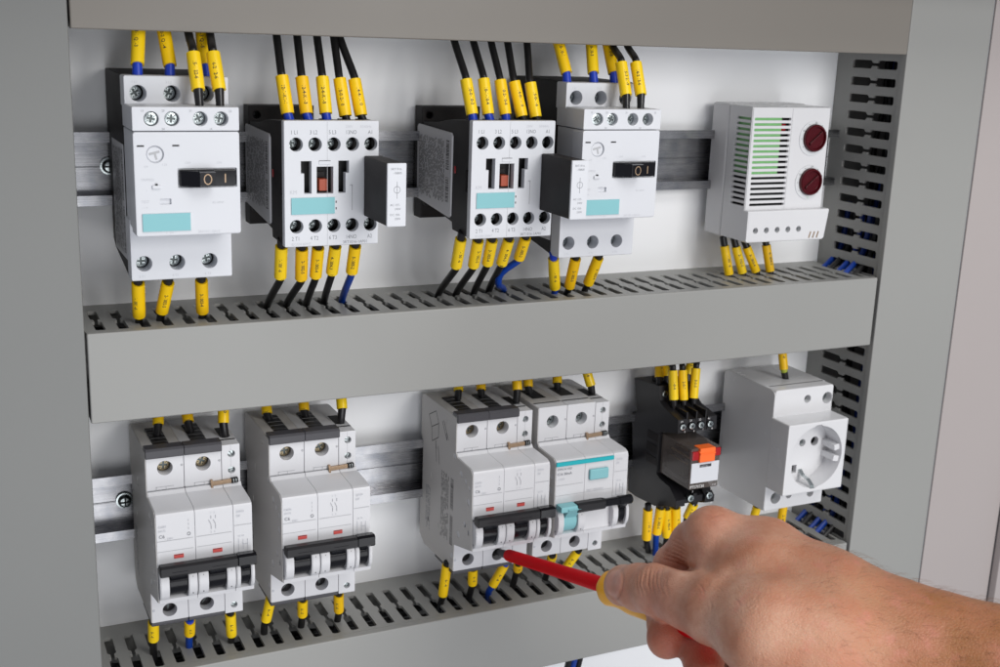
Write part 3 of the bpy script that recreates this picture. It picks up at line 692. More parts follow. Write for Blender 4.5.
        mb.build('toggle_bar', d)
    return d
ZB = -156.6
breaker(-62.8, ZB, 'white two pole circuit breaker at the left end of the lower rail', 2)
breaker(-3.5, ZB, 'white two pole circuit breaker second from left, bare rail on its right', 4)
breaker(97.4, ZB, 'white two pole circuit breaker whose lower terminal the red screwdriver is in', 7)
breaker(145.9, ZB, 'white residual current breaker with teal stripe, teal test button and teal lever', 8, True)

# ------------------------------------------------------------------ plug-in relay on its socket
def relay_socket():
    d = thing('relay_socket', (238, 0, -160), 'black stepped relay base with screw terminals left of the white power outlet', 'relay socket')
    mb = MB(); prof = [(4, -2), (-5.5, -1.2), (-24.2, 0.8), (-25.5, -8), (-30.5, -10.8), (-46.2, -13.6), (-46.8, -21.6), (-31.5, -26), (-27.5, -28), (-27.5, -53), (-31, -55), (-42.5, -56.4), (-50.4, -62.4), (-50.2, -66.5), (-28, -74.4), (-6, -76.4), (3.4, -76.0), (4, -56), (0, -55), (4, -24), (-1, -22)]
    mb.plate(prof, [], 0, 6.3, M_black, 'x', bev=.4)
    mb.plate(prof, [], 20.6, 27, M_black, 'x', bev=.4)
    p2 = [(4, -2), (-24.0, -1.5), (-25.5, -9), (-45.4, -14.4), (-46.2, -21.6), (-31.5, -26), (-26.5, -28), (-26.5, -53), (-31, -57), (-48, -62.0), (-48, -66.0), (-28, -73), (-6, -74.6), (0, -60), (0, -24)]
    mb.plate(p2, [], 6.4, 20.5, M_black, 'x', bev=.3)
    for x in (6.0, 12.6, 19.2): mb.box(x, x+1.0, -45.9, -24, -22, -9.6, M_black, .3)
    for x in (6.6, 13.4, 20.2): mb.box(x-.3, x+.3, -25, -6, -4, 1.6, M_black, .2)
    mb.box(13, 15.5, -49, -46, -66, -60, M_black, .3)
    for z in (-29, -36.5, -44): mb.box(-.25, .5, -27, -15, z-5, z, M_brown, .2)
    mb.build('housing', d)
    mb = MB()
    for k in range(4):
        x = 3.3+6.4*k
        mb.text('%d%d' % (k+1, 4-k), x-2.2, -15.2, 1.7, M_inkw, -47.0); mb.text('%d' % (k+5), x+.8, -21.6, 1.7, M_inkw, -47.1)
    for x, z in ((10.5, -57.5), (23.6, -57.6), (12.0, -66.4), (24.5, -66.4)): mb.text('%d' % (x//3), x, z-1, 1.7, M_inkw, -50.6)
    for k, (yy, zz) in enumerate(((-26, -4), (-26.5, -8.2), (-25.8, -2))): mb.box(24.5, 26, yy-.1, yy, zz-1.2, zz, M_inkw, 0)
    mb.build('terminal_numbers', d)
    for k in range(4):
        w = MB(); w.cyl((3.3+6.4*k, -46.9, -18.2), (3.3+6.4*k, -44, -18.2), 2.5, 2.5, M_gloss, 20, bev=.2); w.build('screw_collar', d)
        screw(d, 3.3+6.4*k, -47.3, -18.2, 1.9, M_steel)
    for x in (10.2, 23.4): screw(d, x, -50.8, -62.2, 2.1, M_steel)
    for k in range(3): screw(d, 4+7*k, -25.4, -4.4, 1.9, M_steel)
    return d
relay_socket()
def relay():
    d = thing('relay', (240, -27.6, -187.6), 'clear smoky plug-in relay with orange tab held in the black base', 'relay')
    mb = MB(); mb.box(0, 20.4, -31.3, 0, -25.3, 0, M_smoky, .8, seg=3); mb.build('clear_cover', d)
    mb = MB(); mb.box(2.2, 17.8, -22, -3, -21, -9, M_brown, .6); mb.box(1.6, 18.6, -25, -2, -23.6, -21, M_clip, .3); mb.box(1.5, 3.0, -27, -8, -7.4, -6.6, M_copper, .1); mb.box(1.5, 3.0, -25, -8, -11.6, -10.9, M_copper, .1)
    mb.box(5, 7, -27, -8, -5.5, -4.8, M_copper, .1); mb.box(12, 14, -27, -8, -5.5, -4.8, M_copper, .1); mb.box(3, 16, -27, -24, -4.5, -2, M_clip, .2); mb.build('coil', d)
    mb = MB(); mb.box(0.5, 5.2, -32.2, -28.5, -6.9, -1.6, M_redp, .4); mb.box(15.4, 20.0, -32.2, -28.5, -5.6, -.8, M_redp, .4); mb.build('red_window', d)
    mb = MB(); mb.box(5.0, 15.6, -33.2, -26, -8.3, .3, M_orange2, .5, seg=3); mb.box(4.6, 5.6, -33, -30, -2.4, -1.4, M_orange2, .3); mb.box(5.0, 15.6, -33.6, -33, -3.4, -2.6, M_orange2, .2); mb.build('orange_tab', d)
    mb = MB(); mb.box(0.7, 19.8, -31.65, -31.2, -21.2, -8.9, M_white, .1); mb.box(6.3, 14.3, -31.75, -31.6, -11.8, -10.1, M_inkd, 0); mb.text('230V AC', 6.8, -11.6, 1.4, M_pale, -31.8); mb.build('front_label', d)
    mb = MB(); mb.text('PT570730', 0.7, -24.4, 2.6, M_inkw, -31.5, ax=.92); mb.text('c us', 16.2, -24.0, 1.6, M_inkw, -31.5); mb.build('type_number', d)
    return d
relay()

# ------------------------------------------------------------------ power outlet
def outlet():
    d = thing('power_outlet', (305.1, 0, -161.9), 'white earthed power outlet clipped to the right end of the lower rail', 'power outlet')
    cx, cz = 22.9, -39.6
    mb = MB()
    mb.plate([(3, -2), (0, 0), (-44, 0), (-47.2, -1.2), (-48.3, -3), (-48.3, -16.9), (-47.4, -17.2), (-47.4, -62.2), (-47.9, -62.6), (-47.7, -77.0), (-46, -78), (-2, -78.6), (3, -74), (3, -60), (0, -58), (0, -24), (3, -22)], [], 0, 0.4, M_white2, 'x', bev=.35)
    mb.plate([(3, -2), (0, 0), (-40, 0), (-40, -78), (-2, -78.6), (3, -74)], [], 45, 0.42, M_white2, 'x', bev=.5)
    mb.plate(rect(0.42, 45, -19, 0, 1.6), [circle(25.2, -7.6, 2.5, 22), circle(40.6, -8.4, 3.7, 26)], -48.4, -39, M_white2, 'y', bev=.9, hbev=.25)
    mb.plate(rect(0.42, 45, -78.0, -60, .9), [circle(8.4, -70.2, 3.8, 26), circle(18.6, -69.6, 2.3, 22), circle(35.4, -70.6, 2.6, 22)], -48.0, -39, M_white2, 'y', bev=.6, hbev=.25)
    mb.plate([(23.9, 0.3), (24.2, 0.3), (24.2, 0), (23.9, 0)], [], -1, -2, M_white2, 'y', bev=0)
    mb.box(0.3, 44.8, -26.7, -26.4, -.2, .06, M_line, 0)
    mb.build('housing', d)
    mb = MB(); notch = math.radians(3.2)
    ring = []
    for k in range(72):
        a = 2*math.pi*k/72; r = 19.6
        if abs((a-math.pi/2)) < 0.11: r = 20.4
        if abs((a-3*math.pi/2)) < 0.11: r = 20.4
        ring.append((cx+r*math.cos(a), cz+r*math.sin(a)))
    mb.plate(rect(0, 45.4, -62.3, -17, 1.0), [ring], -64.1, -47.6, M_white2, 'y', bev=1.1, hbev=.5)
    mb.build('face_plate', d)
    mb = MB(); mb.plate(circle(cx, cz, 22.2, 48), [circle(cx-9.5, cz+4.6, 2.9, 22), circle(cx+9.5, cz+4.6, 2.9, 22), circle(cx, cz+4.6, 2.3, 20), rect(cx-6.2, cx-2.8, cz-14.5, cz-9.5)], -50.5, -47, M_white2, 'y', bev=.1, hbev=.35)
    mb.box(cx-20, cx+20, -42, -41, cz-20, cz+20, M_well, 0)
    mb.build('socket_floor', d)
    for a0 in (12, -12):
        for sgn in (0,):
            mb = MB(); T = Matrix.Translation((cx, 0, cz)) @ Matrix.Rotation(math.radians(-a0-sgn), 4, 'Y')
            mb.box(15.6, 20.2, -62.2, -50, -1.9, 1.9, M_white2, .5, T=T)
            mb.build('guide_rib', d)
    for s_ in (-1,):
        mb = MB()
        P = [Vector((cx, -50, cz+s_*12.5)), Vector((cx, -54, cz+s_*15.5)), Vector((cx, -58.5, cz+s_*16.0)), Vector((cx, -62.6, cz+s_*18.6)), Vector((cx, -63.4, cz+s_*20.4))]
        for i in range(len(P)-1):
            a, b = P[i], P[i+1]; n = Vector((0, -(b-a).z, (b-a).y)).normalized()*.22
            vs = [(cx-1.3, *(a-n).yz), (cx+1.3, *(a-n).yz), (cx+1.3, *(b-n).yz), (cx-1.3, *(b-n).yz), (cx-1.3, *(a+n).yz), (cx+1.3, *(a+n).yz), (cx+1.3, *(b+n).yz), (cx-1.3, *(b+n).yz)]
            mb.add(vs, [(0,1,2,3), (4,5,6,7), (0,1,5,4), (2,3,7,6), (0,3,7,4), (1,2,6,5)], M_steel)
        mb.build('earth_clip', d)
    screw(d, 8.4, -42.5, -70.2, 3.0, M_steel); screw(d, 18.6, -43, -69.6, 2.1, M_steel); screw(d, 35.4, -43, -70.6, 2.3, M_steel)
    screw(d, 25.2, -44, -7.6, 2.1, M_steel); screw(d, 40.9, -43, -8.4, 3.0, M_steel); screw(d, cx, -48, cz+4.6, 2.1, M_steel)
    return d
outlet()

WIRES = [  # device, place, ferrule colour, cable colour, path in mm from the terminal outwards
    ('Q1', 'top', 'blue', 'black', [(-59.3, -47.0, 18.8), (-59.0, -46.0, 22.5), (-56.7, -38.0, 37.5)]),
    ('Q1', 'top', 'blue', 'black', [(-45.4, -47.0, 18.7), (-45.1, -46.0, 22.2), (-46.0, -38.0, 37.8)]),
    ('Q1', 'top', 'blue', 'black', [(-29.7, -47.0, 19.5), (-29.8, -46.0, 22.5), (-29.1, -38.0, 38.3)]),
    ('Q1', 'aux', 'black', 'black', [(-36.7, -66.0, 6.0), (-36.9, -65.0, 12.8), (-37.2, -58.0, 28.1), (-35.8, -40.0, 38.2)]),
    ('Q1', 'aux', 'black', 'black', [(-27.8, -66.0, 6.0), (-27.8, -65.0, 12.9), (-28.6, -58.0, 28.4), (-26.2, -40.0, 38.5)]),
    ('K1', 'top', 'blue', 'black', [(5.6, -57.0, -1.3), (4.7, -57.0, 2.2), (3.5, -52.0, 18.8), (4.8, -38.0, 38.2)]),
    ('K1', 'top', 'blue', 'black', [(14.5, -57.0, -1.3), (13.5, -57.0, 2.2), (12.8, -52.0, 18.4), (14.5, -38.0, 38.3)]),
    ('K1', 'top', 'blue', 'black', [(23.2, -57.0, -1.3), (22.7, -57.0, 2.3), (22.5, -52.0, 18.6), (24.0, -38.0, 38.3)]),
    ('K1', 'top', 'black', 'black', [(32.6, -57.0, -0.4), (32.1, -57.0, 1.2), (30.8, -52.0, 18.0), (32.2, -38.0, 38.1)]),
    ('K1', 'top', 'black', 'black', [(40.6, -57.0, -0.4), (39.7, -57.0, 1.5), (38.0, -52.0, 17.8), (34.8, -38.0, 38.2)]),
    ('K2', 'top', 'blue', 'black', [(97.2, -57.0, -1.2), (96.5, -57.0, 2.1), (94.8, -52.0, 18.6), (93.5, -38.0, 38.4)]),
    ('K2', 'top', 'blue', 'black', [(106.2, -57.0, -1.1), (105.1, -57.0, 2.2), (104.2, -52.0, 19.0), (103.8, -38.0, 38.5)]),
    ('K2', 'top', 'blue', 'black', [(114.9, -57.0, -1.1), (114.5, -57.0, 2.1), (113.2, -52.0, 18.5), (113.6, -38.0, 38.4)]),
    ('K2', 'top', 'black', 'black', [(124.3, -57.0, -0.2), (123.5, -57.0, 1.2), (121.0, -52.0, 17.9), (122.9, -38.0, 38.2)]),
    ('K2', 'top', 'black', 'black', [(132.1, -57.0, -0.4), (131.3, -57.0, 0.9), (129.9, -52.0, 17.4), (133.9, -38.0, 38.5)]),
    ('Q2', 'top', 'blue', 'black', [(153.3, -47.0, 18.8), (153.4, -46.0, 22.3), (152.1, -38.0, 37.7)]),
    ('Q2', 'top', 'blue', 'black', [(169.1, -47.0, 18.8), (169.1, -46.0, 22.6), (171.5, -38.0, 37.9)]),
    ('Q2', 'top', 'blue', 'black', [(181.3, -47.0, 19.0), (181.3, -46.0, 22.8), (181.4, -38.0, 38.2)]),
    ('Q2', 'aux', 'black', 'black', [(178.1, -66.0, 5.9), (178.1, -65.0, 12.5), (178.3, -58.0, 28.4), (182.8, -40.0, 37.8)]),
    ('Q2', 'aux', 'black', 'black', [(186.6, -66.0, 6.0), (186.9, -65.0, 12.8), (187.0, -58.0, 28.6), (191.5, -40.0, 38.1)]),
    ('Q1', 'bottom', 'none', 'black', [(-62.2, -44.0, -74.3), (-60.9, -34.0, -92.8)]),
    ('Q1', 'bottom', 'none', 'black', [(-48.7, -44.0, -75.0), (-50.4, -34.0, -91.5)]),
    ('Q1', 'bottom', 'none', 'black', [(-33.6, -44.0, -74.8), (-31.5, -34.0, -92.8)]),
    ('K1', 'bottom', 'none', 'black', [(1.7, -55.0, -58.3), (3.4, -46.0, -75.4), (4.4, -16.1, -96.8)]),
    ('K1', 'bottom', 'none', 'black', [(11.5, -55.0, -59.7), (13.6, -46.0, -76.8), (14.2, -16.7, -96.8)]),
    ('K1', 'bottom', 'none', 'black', [(19.5, -55.0, -59.7), (20.8, -46.0, -76.0), (24.2, -18.0, -96.8)]),
    ('K1', 'bottom', 'none', 'black', [(28.0, -55.0, -59.5), (29.0, -46.0, -74.7), (34.9, -13.8, -96.8)]),
    ('K1', 'bottom', 'none', 'blue', [(37.9, -55.0, -59.7), (39.1, -46.0, -74.9), (44.4, -14.3, -96.8)]),
    ('K2', 'bottom', 'none', 'black', [(93.2, -55.0, -58.6), (94.8, -46.0, -75.1), (98.1, -15.4, -96.8)]),
    ('K2', 'bottom', 'none', 'black', [(102.7, -55.0, -59.9), (104.5, -46.0, -75.3), (107.9, -16.8, -96.8)]),
    ('K2', 'bottom', 'none', 'black', [(110.5, -55.0, -60.0), (112.4, -46.0, -74.5), (118.0, -17.6, -96.8)]),
    ('K2', 'bottom', 'none', 'black', [(120.0, -55.0, -60.1), (120.5, -46.0, -74.9), (129.0, -13.4, -96.8)]),
    ('K2', 'bottom', 'none', 'blue', [(129.5, -55.0, -59.5), (130.5, -46.0, -72.5), (125.4, -36.0, -82.4), (126.9, -30.0, -89.8), (137.6, -14.3, -96.8)]),
    ('Q2', 'bottom', 'none', 'blue', [(151.9, -44.0, -73.6), (159.6, -33.0, -92.6)]),
    ('Q2', 'bottom', 'none', 'black', [(165.6, -44.0, -74.2), (168.6, -33.0, -92.7)]),
    ('Q2', 'bottom', 'none', 'black', [(179.8, -44.0, -74.5), (180.4, -33.0, -91.5)]),
    ('T', 'bottom', 'none', 'black', [(283.6, -14.0, -76.6), (287.9, -16.0, -95.9)]),
    ('T', 'bottom', 'none', 'black', [(291.9, -14.0, -77.5), (297.8, -16.0, -95.5)]),
    ('T', 'bottom', 'none', 'black', [(299.7, -14.0, -78.2), (307.9, -16.0, -95.1)]),
    ('T', 'bottom', 'none', 'black', [(314.7, -14.0, -77.5), (318.6, -16.0, -95.5)]),
    ('Q3', 'top', 'black', 'black', [(-53.2, -23.1, -156.4), (-52.4, -23.1, -151.1), (-51.7, -20.1, -146.8)]),
    ('Q3', 'top', 'black', 'black', [(-36.9, -23.2, -156.4), (-37.8, -23.2, -151.3), (-37.8, -20.2, -147.5)]),
    ('Q3', 'top', 'black', 'black', [(-22.3, -34.0, -156.4), (-22.8, -34.0, -150.1), (-22.0, -31.0, -143.4)]),
    ('Q4', 'top', 'black', 'black', [(4.0, -17.9, -156.4), (3.1, -17.9, -153.1), (3.5, -14.9, -148.5)]),
    ('Q4', 'top', 'black', 'black', [(23.0, -19.9, -156.4), (22.2, -19.9, -152.9), (22.7, -16.9, -147.9)]),
    ('Q4', 'top', 'black', 'black', [(37.9, -32.8, -156.4), (38.6, -32.8, -149.6), (39.0, -29.8, -143.3)]),
    ('Q5', 'top', 'black', 'black', [(110.6, -16.8, -156.4), (110.8, -16.8, -151.9), (112.0, -13.8, -147.4)]),
    ('Q5', 'top', 'black', 'black', [(124.5, -18.4, -156.4), (123.8, -18.4, -152.2), (125.0, -15.4, -147.2)]),
    ('Q5', 'top', 'black', 'black', [(140.0, -30.7, -156.4), (140.3, -30.7, -150.2), (141.0, -27.7, -143.8)]),
    ('Q6', 'top', 'black', 'black', [(153.1, -21.2, -156.4), (151.8, -21.2, -152.3), (152.8, -18.2, -146.4)]),
    ('Q6', 'top', 'black', 'black', [(172.4, -17.9, -156.4), (172.2, -17.9, -153.1), (173.5, -14.9, -147.6)]),
    ('Q6', 'top', 'black', 'black', [(188.6, -29.7, -156.4), (187.8, -29.7, -152.6), (186.0, -26.7, -144.4)]),
    ('Q3', 'bottom', 'none', 'black', [(-60.7, -38.0, -249.8), (-60.2, -33.0, -260.8)]),
    ('Q3', 'bottom', 'none', 'blue', [(-42.9, -38.0, -252.6), (-42.3, -33.0, -261.2)]),
    ('Q3', 'bottom', 'none', 'black', [(-22.4, -38.0, -252.6), (-21.0, -33.0, -266.0)]),
    ('Q4', 'bottom', 'none', 'black', [(-1.5, -38.0, -247.7), (-2.8, -33.0, -261.2)]),
    ('Q4', 'bottom', 'none', 'black', [(15.5, -38.0, -251.7), (16.8, -33.0, -261.9)]),
    ('Q4', 'bottom', 'none', 'black', [(35.2, -38.0, -252.1), (36.9, -33.0, -263.3)]),
    ('Q5', 'bottom', 'none', 'black', [(97.3, -38.0, -246.1), (97.6, -33.0, -265.2)]),
    ('Q5', 'bottom', 'none', 'black', [(113.3, -38.0, -250.6), (115.6, -33.0, -261.3)]),
    ('Q5', 'bottom', 'none', 'blue', [(132.4, -38.0, -251.7), (128.5, -33.0, -264.8)]),
    ('Q5', 'bottom', 'none', 'black', [(141.7, -38.0, -252.1), (144.0, -33.0, -257.5)]),
    ('Q6', 'bottom', 'none', 'black', [(163.4, -38.0, -250.8), (165.7, -33.0, -255.4)]),
    ('Q6', 'bottom', 'none', 'black', [(179.3, -38.0, -251.3), (176.1, -33.0, -261.6)]),
    ('R', 'top', 'black', 'black', [(242.0, -18.0, -160.0), (242.3, -17.0, -156.2), (243.6, -14.0, -148.4)]),
    ('R', 'top', 'black', 'black', [(247.2, -18.0, -160.5), (247.5, -17.0, -156.2), (248.8, -14.0, -148.8)]),
    ('R', 'top', 'black', 'black', [(262.4, -18.0, -160.4), (262.7, -17.0, -156.6), (266.7, -14.0, -149.4)]),
    ('R', 'front', 'black', 'black', [(244.4, -32.0, -172.6), (244.3, -31.0, -166.2), (244.1, -28.0, -148.9), (244.0, -25.0, -144.4)]),
    ('R', 'front', 'black', 'black', [(251.4, -32.0, -173.4), (251.3, -31.0, -167.0), (250.9, -28.0, -149.3), (251.8, -25.0, -144.6)]),
    ('R', 'front', 'black', 'black', [(258.1, -32.0, -173.6), (258.3, -31.0, -166.7), (260.6, -28.0, -149.2), (262.7, -25.0, -145.3)]),
    ('R', 'bottom', 'none', 'black', [(233.4, -28.0, -235.8), (235.9, -25.0, -256.5), (245.7, -13.4, -272.0)]),
    ('R', 'bottom', 'none', 'blue', [(242.6, -28.0, -236.2), (243.0, -25.0, -254.0), (247.5, -18.7, -272.0)]),
    ('R', 'bottom', 'none', 'black', [(246.8, -28.0, -237.1), (250.6, -25.0, -257.0), (258.0, -13.5, -272.0)]),
    ('R', 'bottom', 'none', 'black', [(253.6, -28.0, -237.5), (257.4, -25.0, -258.4), (262.1, -15.1, -272.0)]),
    ('R', 'bottom', 'none', 'black', [(266.8, -28.0, -237.2), (265.0, -25.0, -247.2), (277.6, -5.1, -272.0)]),
    ('S', 'top', 'black', 'black', [(328.3, -28.5, -161.9), (326.3, -28.5, -155.8), (325.9, -25.5, -144.0)]),
    ('S', 'bottom', 'none', 'black', [(312.4, -32.0, -245.0), (312.9, -28.0, -259.3)]),
    ('S', 'bottom', 'none', 'black', [(333.7, -32.0, -247.1), (336.2, -28.0, -265.3)]),
]
CAM_F = 1188.515; CAM_POS = Vector((-142.769, -593.573, 42.252))
CAM_R = Matrix(((0.904162, -0.425766, 0.034847), (-0.074694, -0.237882, -0.968418), (0.420609, 0.873004, -0.246886)))  # rows: right, down, forward

# ------------------------------------------------------------------ wires with marker sleeves
DEV = {'Q1': 'the left motor switch', 'K1': 'the left contactor', 'K2': 'the right contactor', 'Q2': 'the right motor switch', 'T': 'the thermostat',
       'Q3': 'the leftmost breaker', 'Q4': 'the second breaker', 'Q5': 'the breaker with the screwdriver', 'Q6': 'the teal striped breaker', 'R': 'the relay base', 'S': 'the power outlet'}
ORD = ['first', 'second', 'third', 'fourth', 'fifth', 'sixth']
CODES = {'Q1': ['13-1 Q1-3', '13-2 Q1-4', '13-3 Q1-5', '15-1 22-6', '16-2 12-6'], 'K1': ['12-1-K1-1', '12-4-K1-3', '12-6-K1-5', '13-0-2-10', '14-4-1-10'], 'K2': ['10-0-10-2', '10-1-10-4', '10-2-10-6', '14-0-1-10', '15-0-1-6'],
         'Q2': ['10-10-1', '10-10-3', '10-10-5', '15-3 21-9', '14-2 13-6'], 'T': ['1-0-6', '2-0-8', '3-0-8', '4-0-6']}
def sleeve_text(mb, a, b, r, txt, size=2.3):
    size = min(size, (b-a).length*.82/gwidth(txt))
    t = (b-a).normalized(); L = (b-a).length
    o = Vector((-0.25+random.uniform(-.35, .35), -1, 0.1)); o = (o-t*o.dot(t)).normalized(); sd = t.cross(o); 
    if sd.x < 0: sd = -sd
    vs, fs = glyphs(txt, 0.018); w = gwidth(txt)*size; st = (L-w)/2
    out = []
    for gx, gy in vs:
        ang = (gy-0.36)*size/r; q = b-t*(st+gx*size)
        out.append(tuple(q+(o*math.cos(ang)+sd*math.sin(ang))*(r+0.03)))
    mb.add(out, fs, M_inkd)
def lerp_path(P, f):  # point on polyline P at fraction f of its length
    P = [Vector(p) for p in P]; D = [(P[i+1]-P[i]).length for i in range(len(P)-1)]; s = f*sum(D)
    for i, d in enumerate(D):
        if s <= d: return P[i].lerp(P[i+1], s/d if d else 0)
        s -= d
    return P[-1]
cnt = {}; tot = {}
for w in WIRES: tot[(w[0], w[1])] = tot.get((w[0], w[1]), 0)+1
serial = 0
for dev, place, fc, cc, P in WIRES:
    k = cnt.get((dev, place), 0); cnt[(dev, place)] = k+1; serial += 1
    P = [Vector(p) for p in P]
    top = place in ('top', 'aux', 'front')
    where = {'top': 'entering the top of', 'aux': 'in front, entering top of', 'front': 'in front, entering the top of', 'bottom': 'leaving the bottom of'}[place]
    if dev == 'R' and place == 'top': where = 'behind, entering the rear top of'
    n = tot[(dev, place)]; od = ORD[k]+' from left ' if n > 1 else 'only one '
    colw = {'black': 'black', 'blue': 'blue'}[cc]
    lab = ('%s wire, yellow marker, %s%s %s' % (colw, od, where, DEV[dev]))
    root = P[0]
    d = thing('wire', root, lab, 'wire', 'wires %s %s' % ('into the top of' if top else 'out of the bottom of', DEV[dev]))
    Q = [p-root for p in P]
    r = 3.0 if dev in ('Q1', 'K1', 'K2', 'Q2') else (2.7 if dev in ('T', 'S') else 2.75)
    if dev == 'R': r = 2.75 if place != 'bottom' else 3.0
    rc = 1.85; cm = M_cabB if cc == 'blue' else M_cable
    up = Vector((0, 0, 1))
    if top:
        br = dev in ('Q3', 'Q4', 'Q5', 'Q6', 'S')
        f, a, b = Q[0], Q[1], Q[2]
        if len(Q) > 3: c = [Q[3], Q[3]+Vector((0.5, 8, 14))]; send = b
        else: send = b+(b-a).normalized()*(6 if not br else 5); c = [send+Vector((0, 3, 8)), send+Vector((0, 5, 16))]
        # cable
        dr = (send-a).normalized()
        path = [f-(a-f).normalized()*4, f, f.lerp(a, .5), a]+[a.lerp(send, q_) for q_ in (.25, .5, .75)]+bez([send, send+dr*2.5]+c)
        mb = MB(); mb.tube(path, rc, cm, 12); mb.build('insulation', d)
        fm = M_ferB if fc == 'blue' else M_ferK
        mb = MB(); dn_ = (f-a).normalized()
        if place == 'aux': mb.tube([f+dn_*1, a-dn_*1.0, a-dn_*2.5], [1.75, 2.15, 2.2], fm, 16)
        elif br: mb.tube([f+dn_*3, a-dn_*2], 2.05, fm, 14)
        elif fc == 'blue': mb.tube([f+dn_*4, f+dn_*0.2, a+dn_*.5, a-dn_*1], [2.2, 2.3, 2.15, 2.0], fm, 16)
        else: mb.tube([f+dn_*4, a-dn_*2], 1.9, fm, 14)
        mb.build('ferrule', d)
        if dev == 'S':
            mb = MB(); mb.tube([a+dn_*1.5, a+dn_*-1], 2.1, M_cabG, 14); mb.build('earth_ring', d)
        s0, s1 = a, send
    else:
        a, b = Q[0], Q[1]
        if len(Q) > 2: c = Q[2:]+[Q[-1]+Vector((1.5, 2, -12))]
        else: c = [b+(b-a).normalized()*4+Vector((0, 1.5, -2)), b+Vector((1.0, 8, -16))]
        dr = (b-a).normalized()
        path = [a-dr*4, a]+[a.lerp(b, q_) for q_ in (.25, .5, .75)]+bez([b, b+dr*2.0]+c)
        mb = MB(); mb.tube(path, rc, cm, 12); mb.build('insulation', d)
        mb = MB(); mb.tube([a-dr*3.5, a+dr*1.4], 2.1, M_ferB if (fc == 'blue' or cc == 'blue' and dev[0] == 'Q') else M_ferK, 14); mb.build('ferrule', d)
        s0, s1 = a+dr*(1.0 if dev in ('Q1', 'Q2', 'K1', 'K2') else (2.0 if dev == 'T' else 0.0 if dev == 'R' else -1.5)), b
    # sleeve: a short piece of printed tube, slightly bent with the cable
    mb = MB(); N_ = 7
    ax = (s1-s0); mid = (s0+s1)/2
    ctr = [s0+ax*(i/(N_-1)) for i in range(N_)]
    rs = [r*0.985]+[r*(1+random.uniform(-.012, .012)) for _ in range(N_-2)]+[r*0.985]
    t = ax.normalized()
    mb.tube([ctr[0]+t*0.25, ctr[0]-t*0.0]+ctr[1:-1]+[ctr[-1], ctr[-1]-t*0.25], [rc+.1, rs[0]]+rs[1:-1]+[rs[-1], rc+.1], random.choice(YELLOWS), 24)
    code = CODES.get(dev, ['%d-0-%d' % (k+1, 4+(k*3) % 5) for k in range(6)])
    if place == 'aux': code = code[3:]
    if dev == 'Q4' and False: pass
    txt = code[k % len(code)]
    if place == 'bottom': txt = '%d-100%d-%d' % (k+1, k+1, 6-k) if dev[0] != 'Q' or dev in ('Q1', 'Q2') else '6-1-%d' % (k+4)
    o1, o2 = (s0, s1) if s1.z > s0.z else (s1, s0)
    if top and len(Q) <= 3 and dev in ('Q3', 'Q4', 'Q5', 'Q6', 'S'): txt = txt[:3]
    sleeve_text(mb, o1, o2, r, txt, 2.2 if (s1-s0).length > 12 else 1.8)
    mb.build('marker_sleeve', d)

# loose cables lying inside the ducts, seen through the slots
def inner_cable(pts, mat, r, label, group='cables lying inside the ducts'):
    o = MB(); o.tube(bez(pts, 5), r, mat, 10); o = o.build('cable'); tag(o, label, 'cable', group)
rnd = random.Random(5)
INN = [('black', M_cable), ('blue', M_cabB)]
for di, (zz, nm) in enumerate(((Z1, 'middle'), (Z3, 'bottom'))):
    for k in range(9):
        cn, m = INN[1 if k in (2, 6) else 0]
        y0 = -38+k*5; z = zz-7-rnd.uniform(0, 16)
        pts = [(x, min(4, max(-42, y0+rnd.uniform(-4, 4))), z+rnd.uniform(-5, 4)) for x in range(-80, 372, 50)]
        inner_cable(pts, m, 1.8, '%s cable lying lengthwise inside the %s duct, glimpsed through the slots' % (cn, nm), 'cables inside the %s duct' % nm)
for k in range(8):
    cn, m = INN[1 if k == 5 else 0]
    x0 = 402+rnd.uniform(0, 20); y0 = -40+k*6
    pts = [(x0+rnd.uniform(-4, 6)-(9 if m is M_cabB and -110 < z < -60 else 0), min(4, y0+rnd.uniform(-4, 4)), z) for z in range(-300, 90, 40)]
    inner_cable(pts, m, 1.8, '%s cable running upright inside the right-hand vertical duct, glimpsed through the slots' % cn, 'cables inside the right vertical duct')
for di, zz in enumerate((Z1, Z3)):
    for k in range(5):
        cn, m = INN[1 if k in (0, 2, 3) else 0]
        y0 = -4-k*7
        pts = [(340, y0-2, zz-16), (362, y0, zz-7), (376, y0+1, zz+2+k % 2), (386, y0+3, zz+12), (390, y0+4, zz+40)]
        inner_cable(pts, m, 1.8, '%s cable bending from the %s duct into the right vertical duct' % (cn, ('middle', 'bottom')[di]), 'cables bending into the right vertical duct at the %s duct' % ('middle', 'bottom')[di])
for k, (x, c) in enumerate(((188, 0), (192, 1), (196, 0))):
    inner_cable([(x, -20, Z3-36), (x, -22, Z3-55), (x-1, -16, Z3-80)], INN[c][1], 1.9, '%s cable hanging out below the bottom duct' % ('upper left black', 'blue', 'right-hand black')[k], 'cables hanging below the bottom duct')

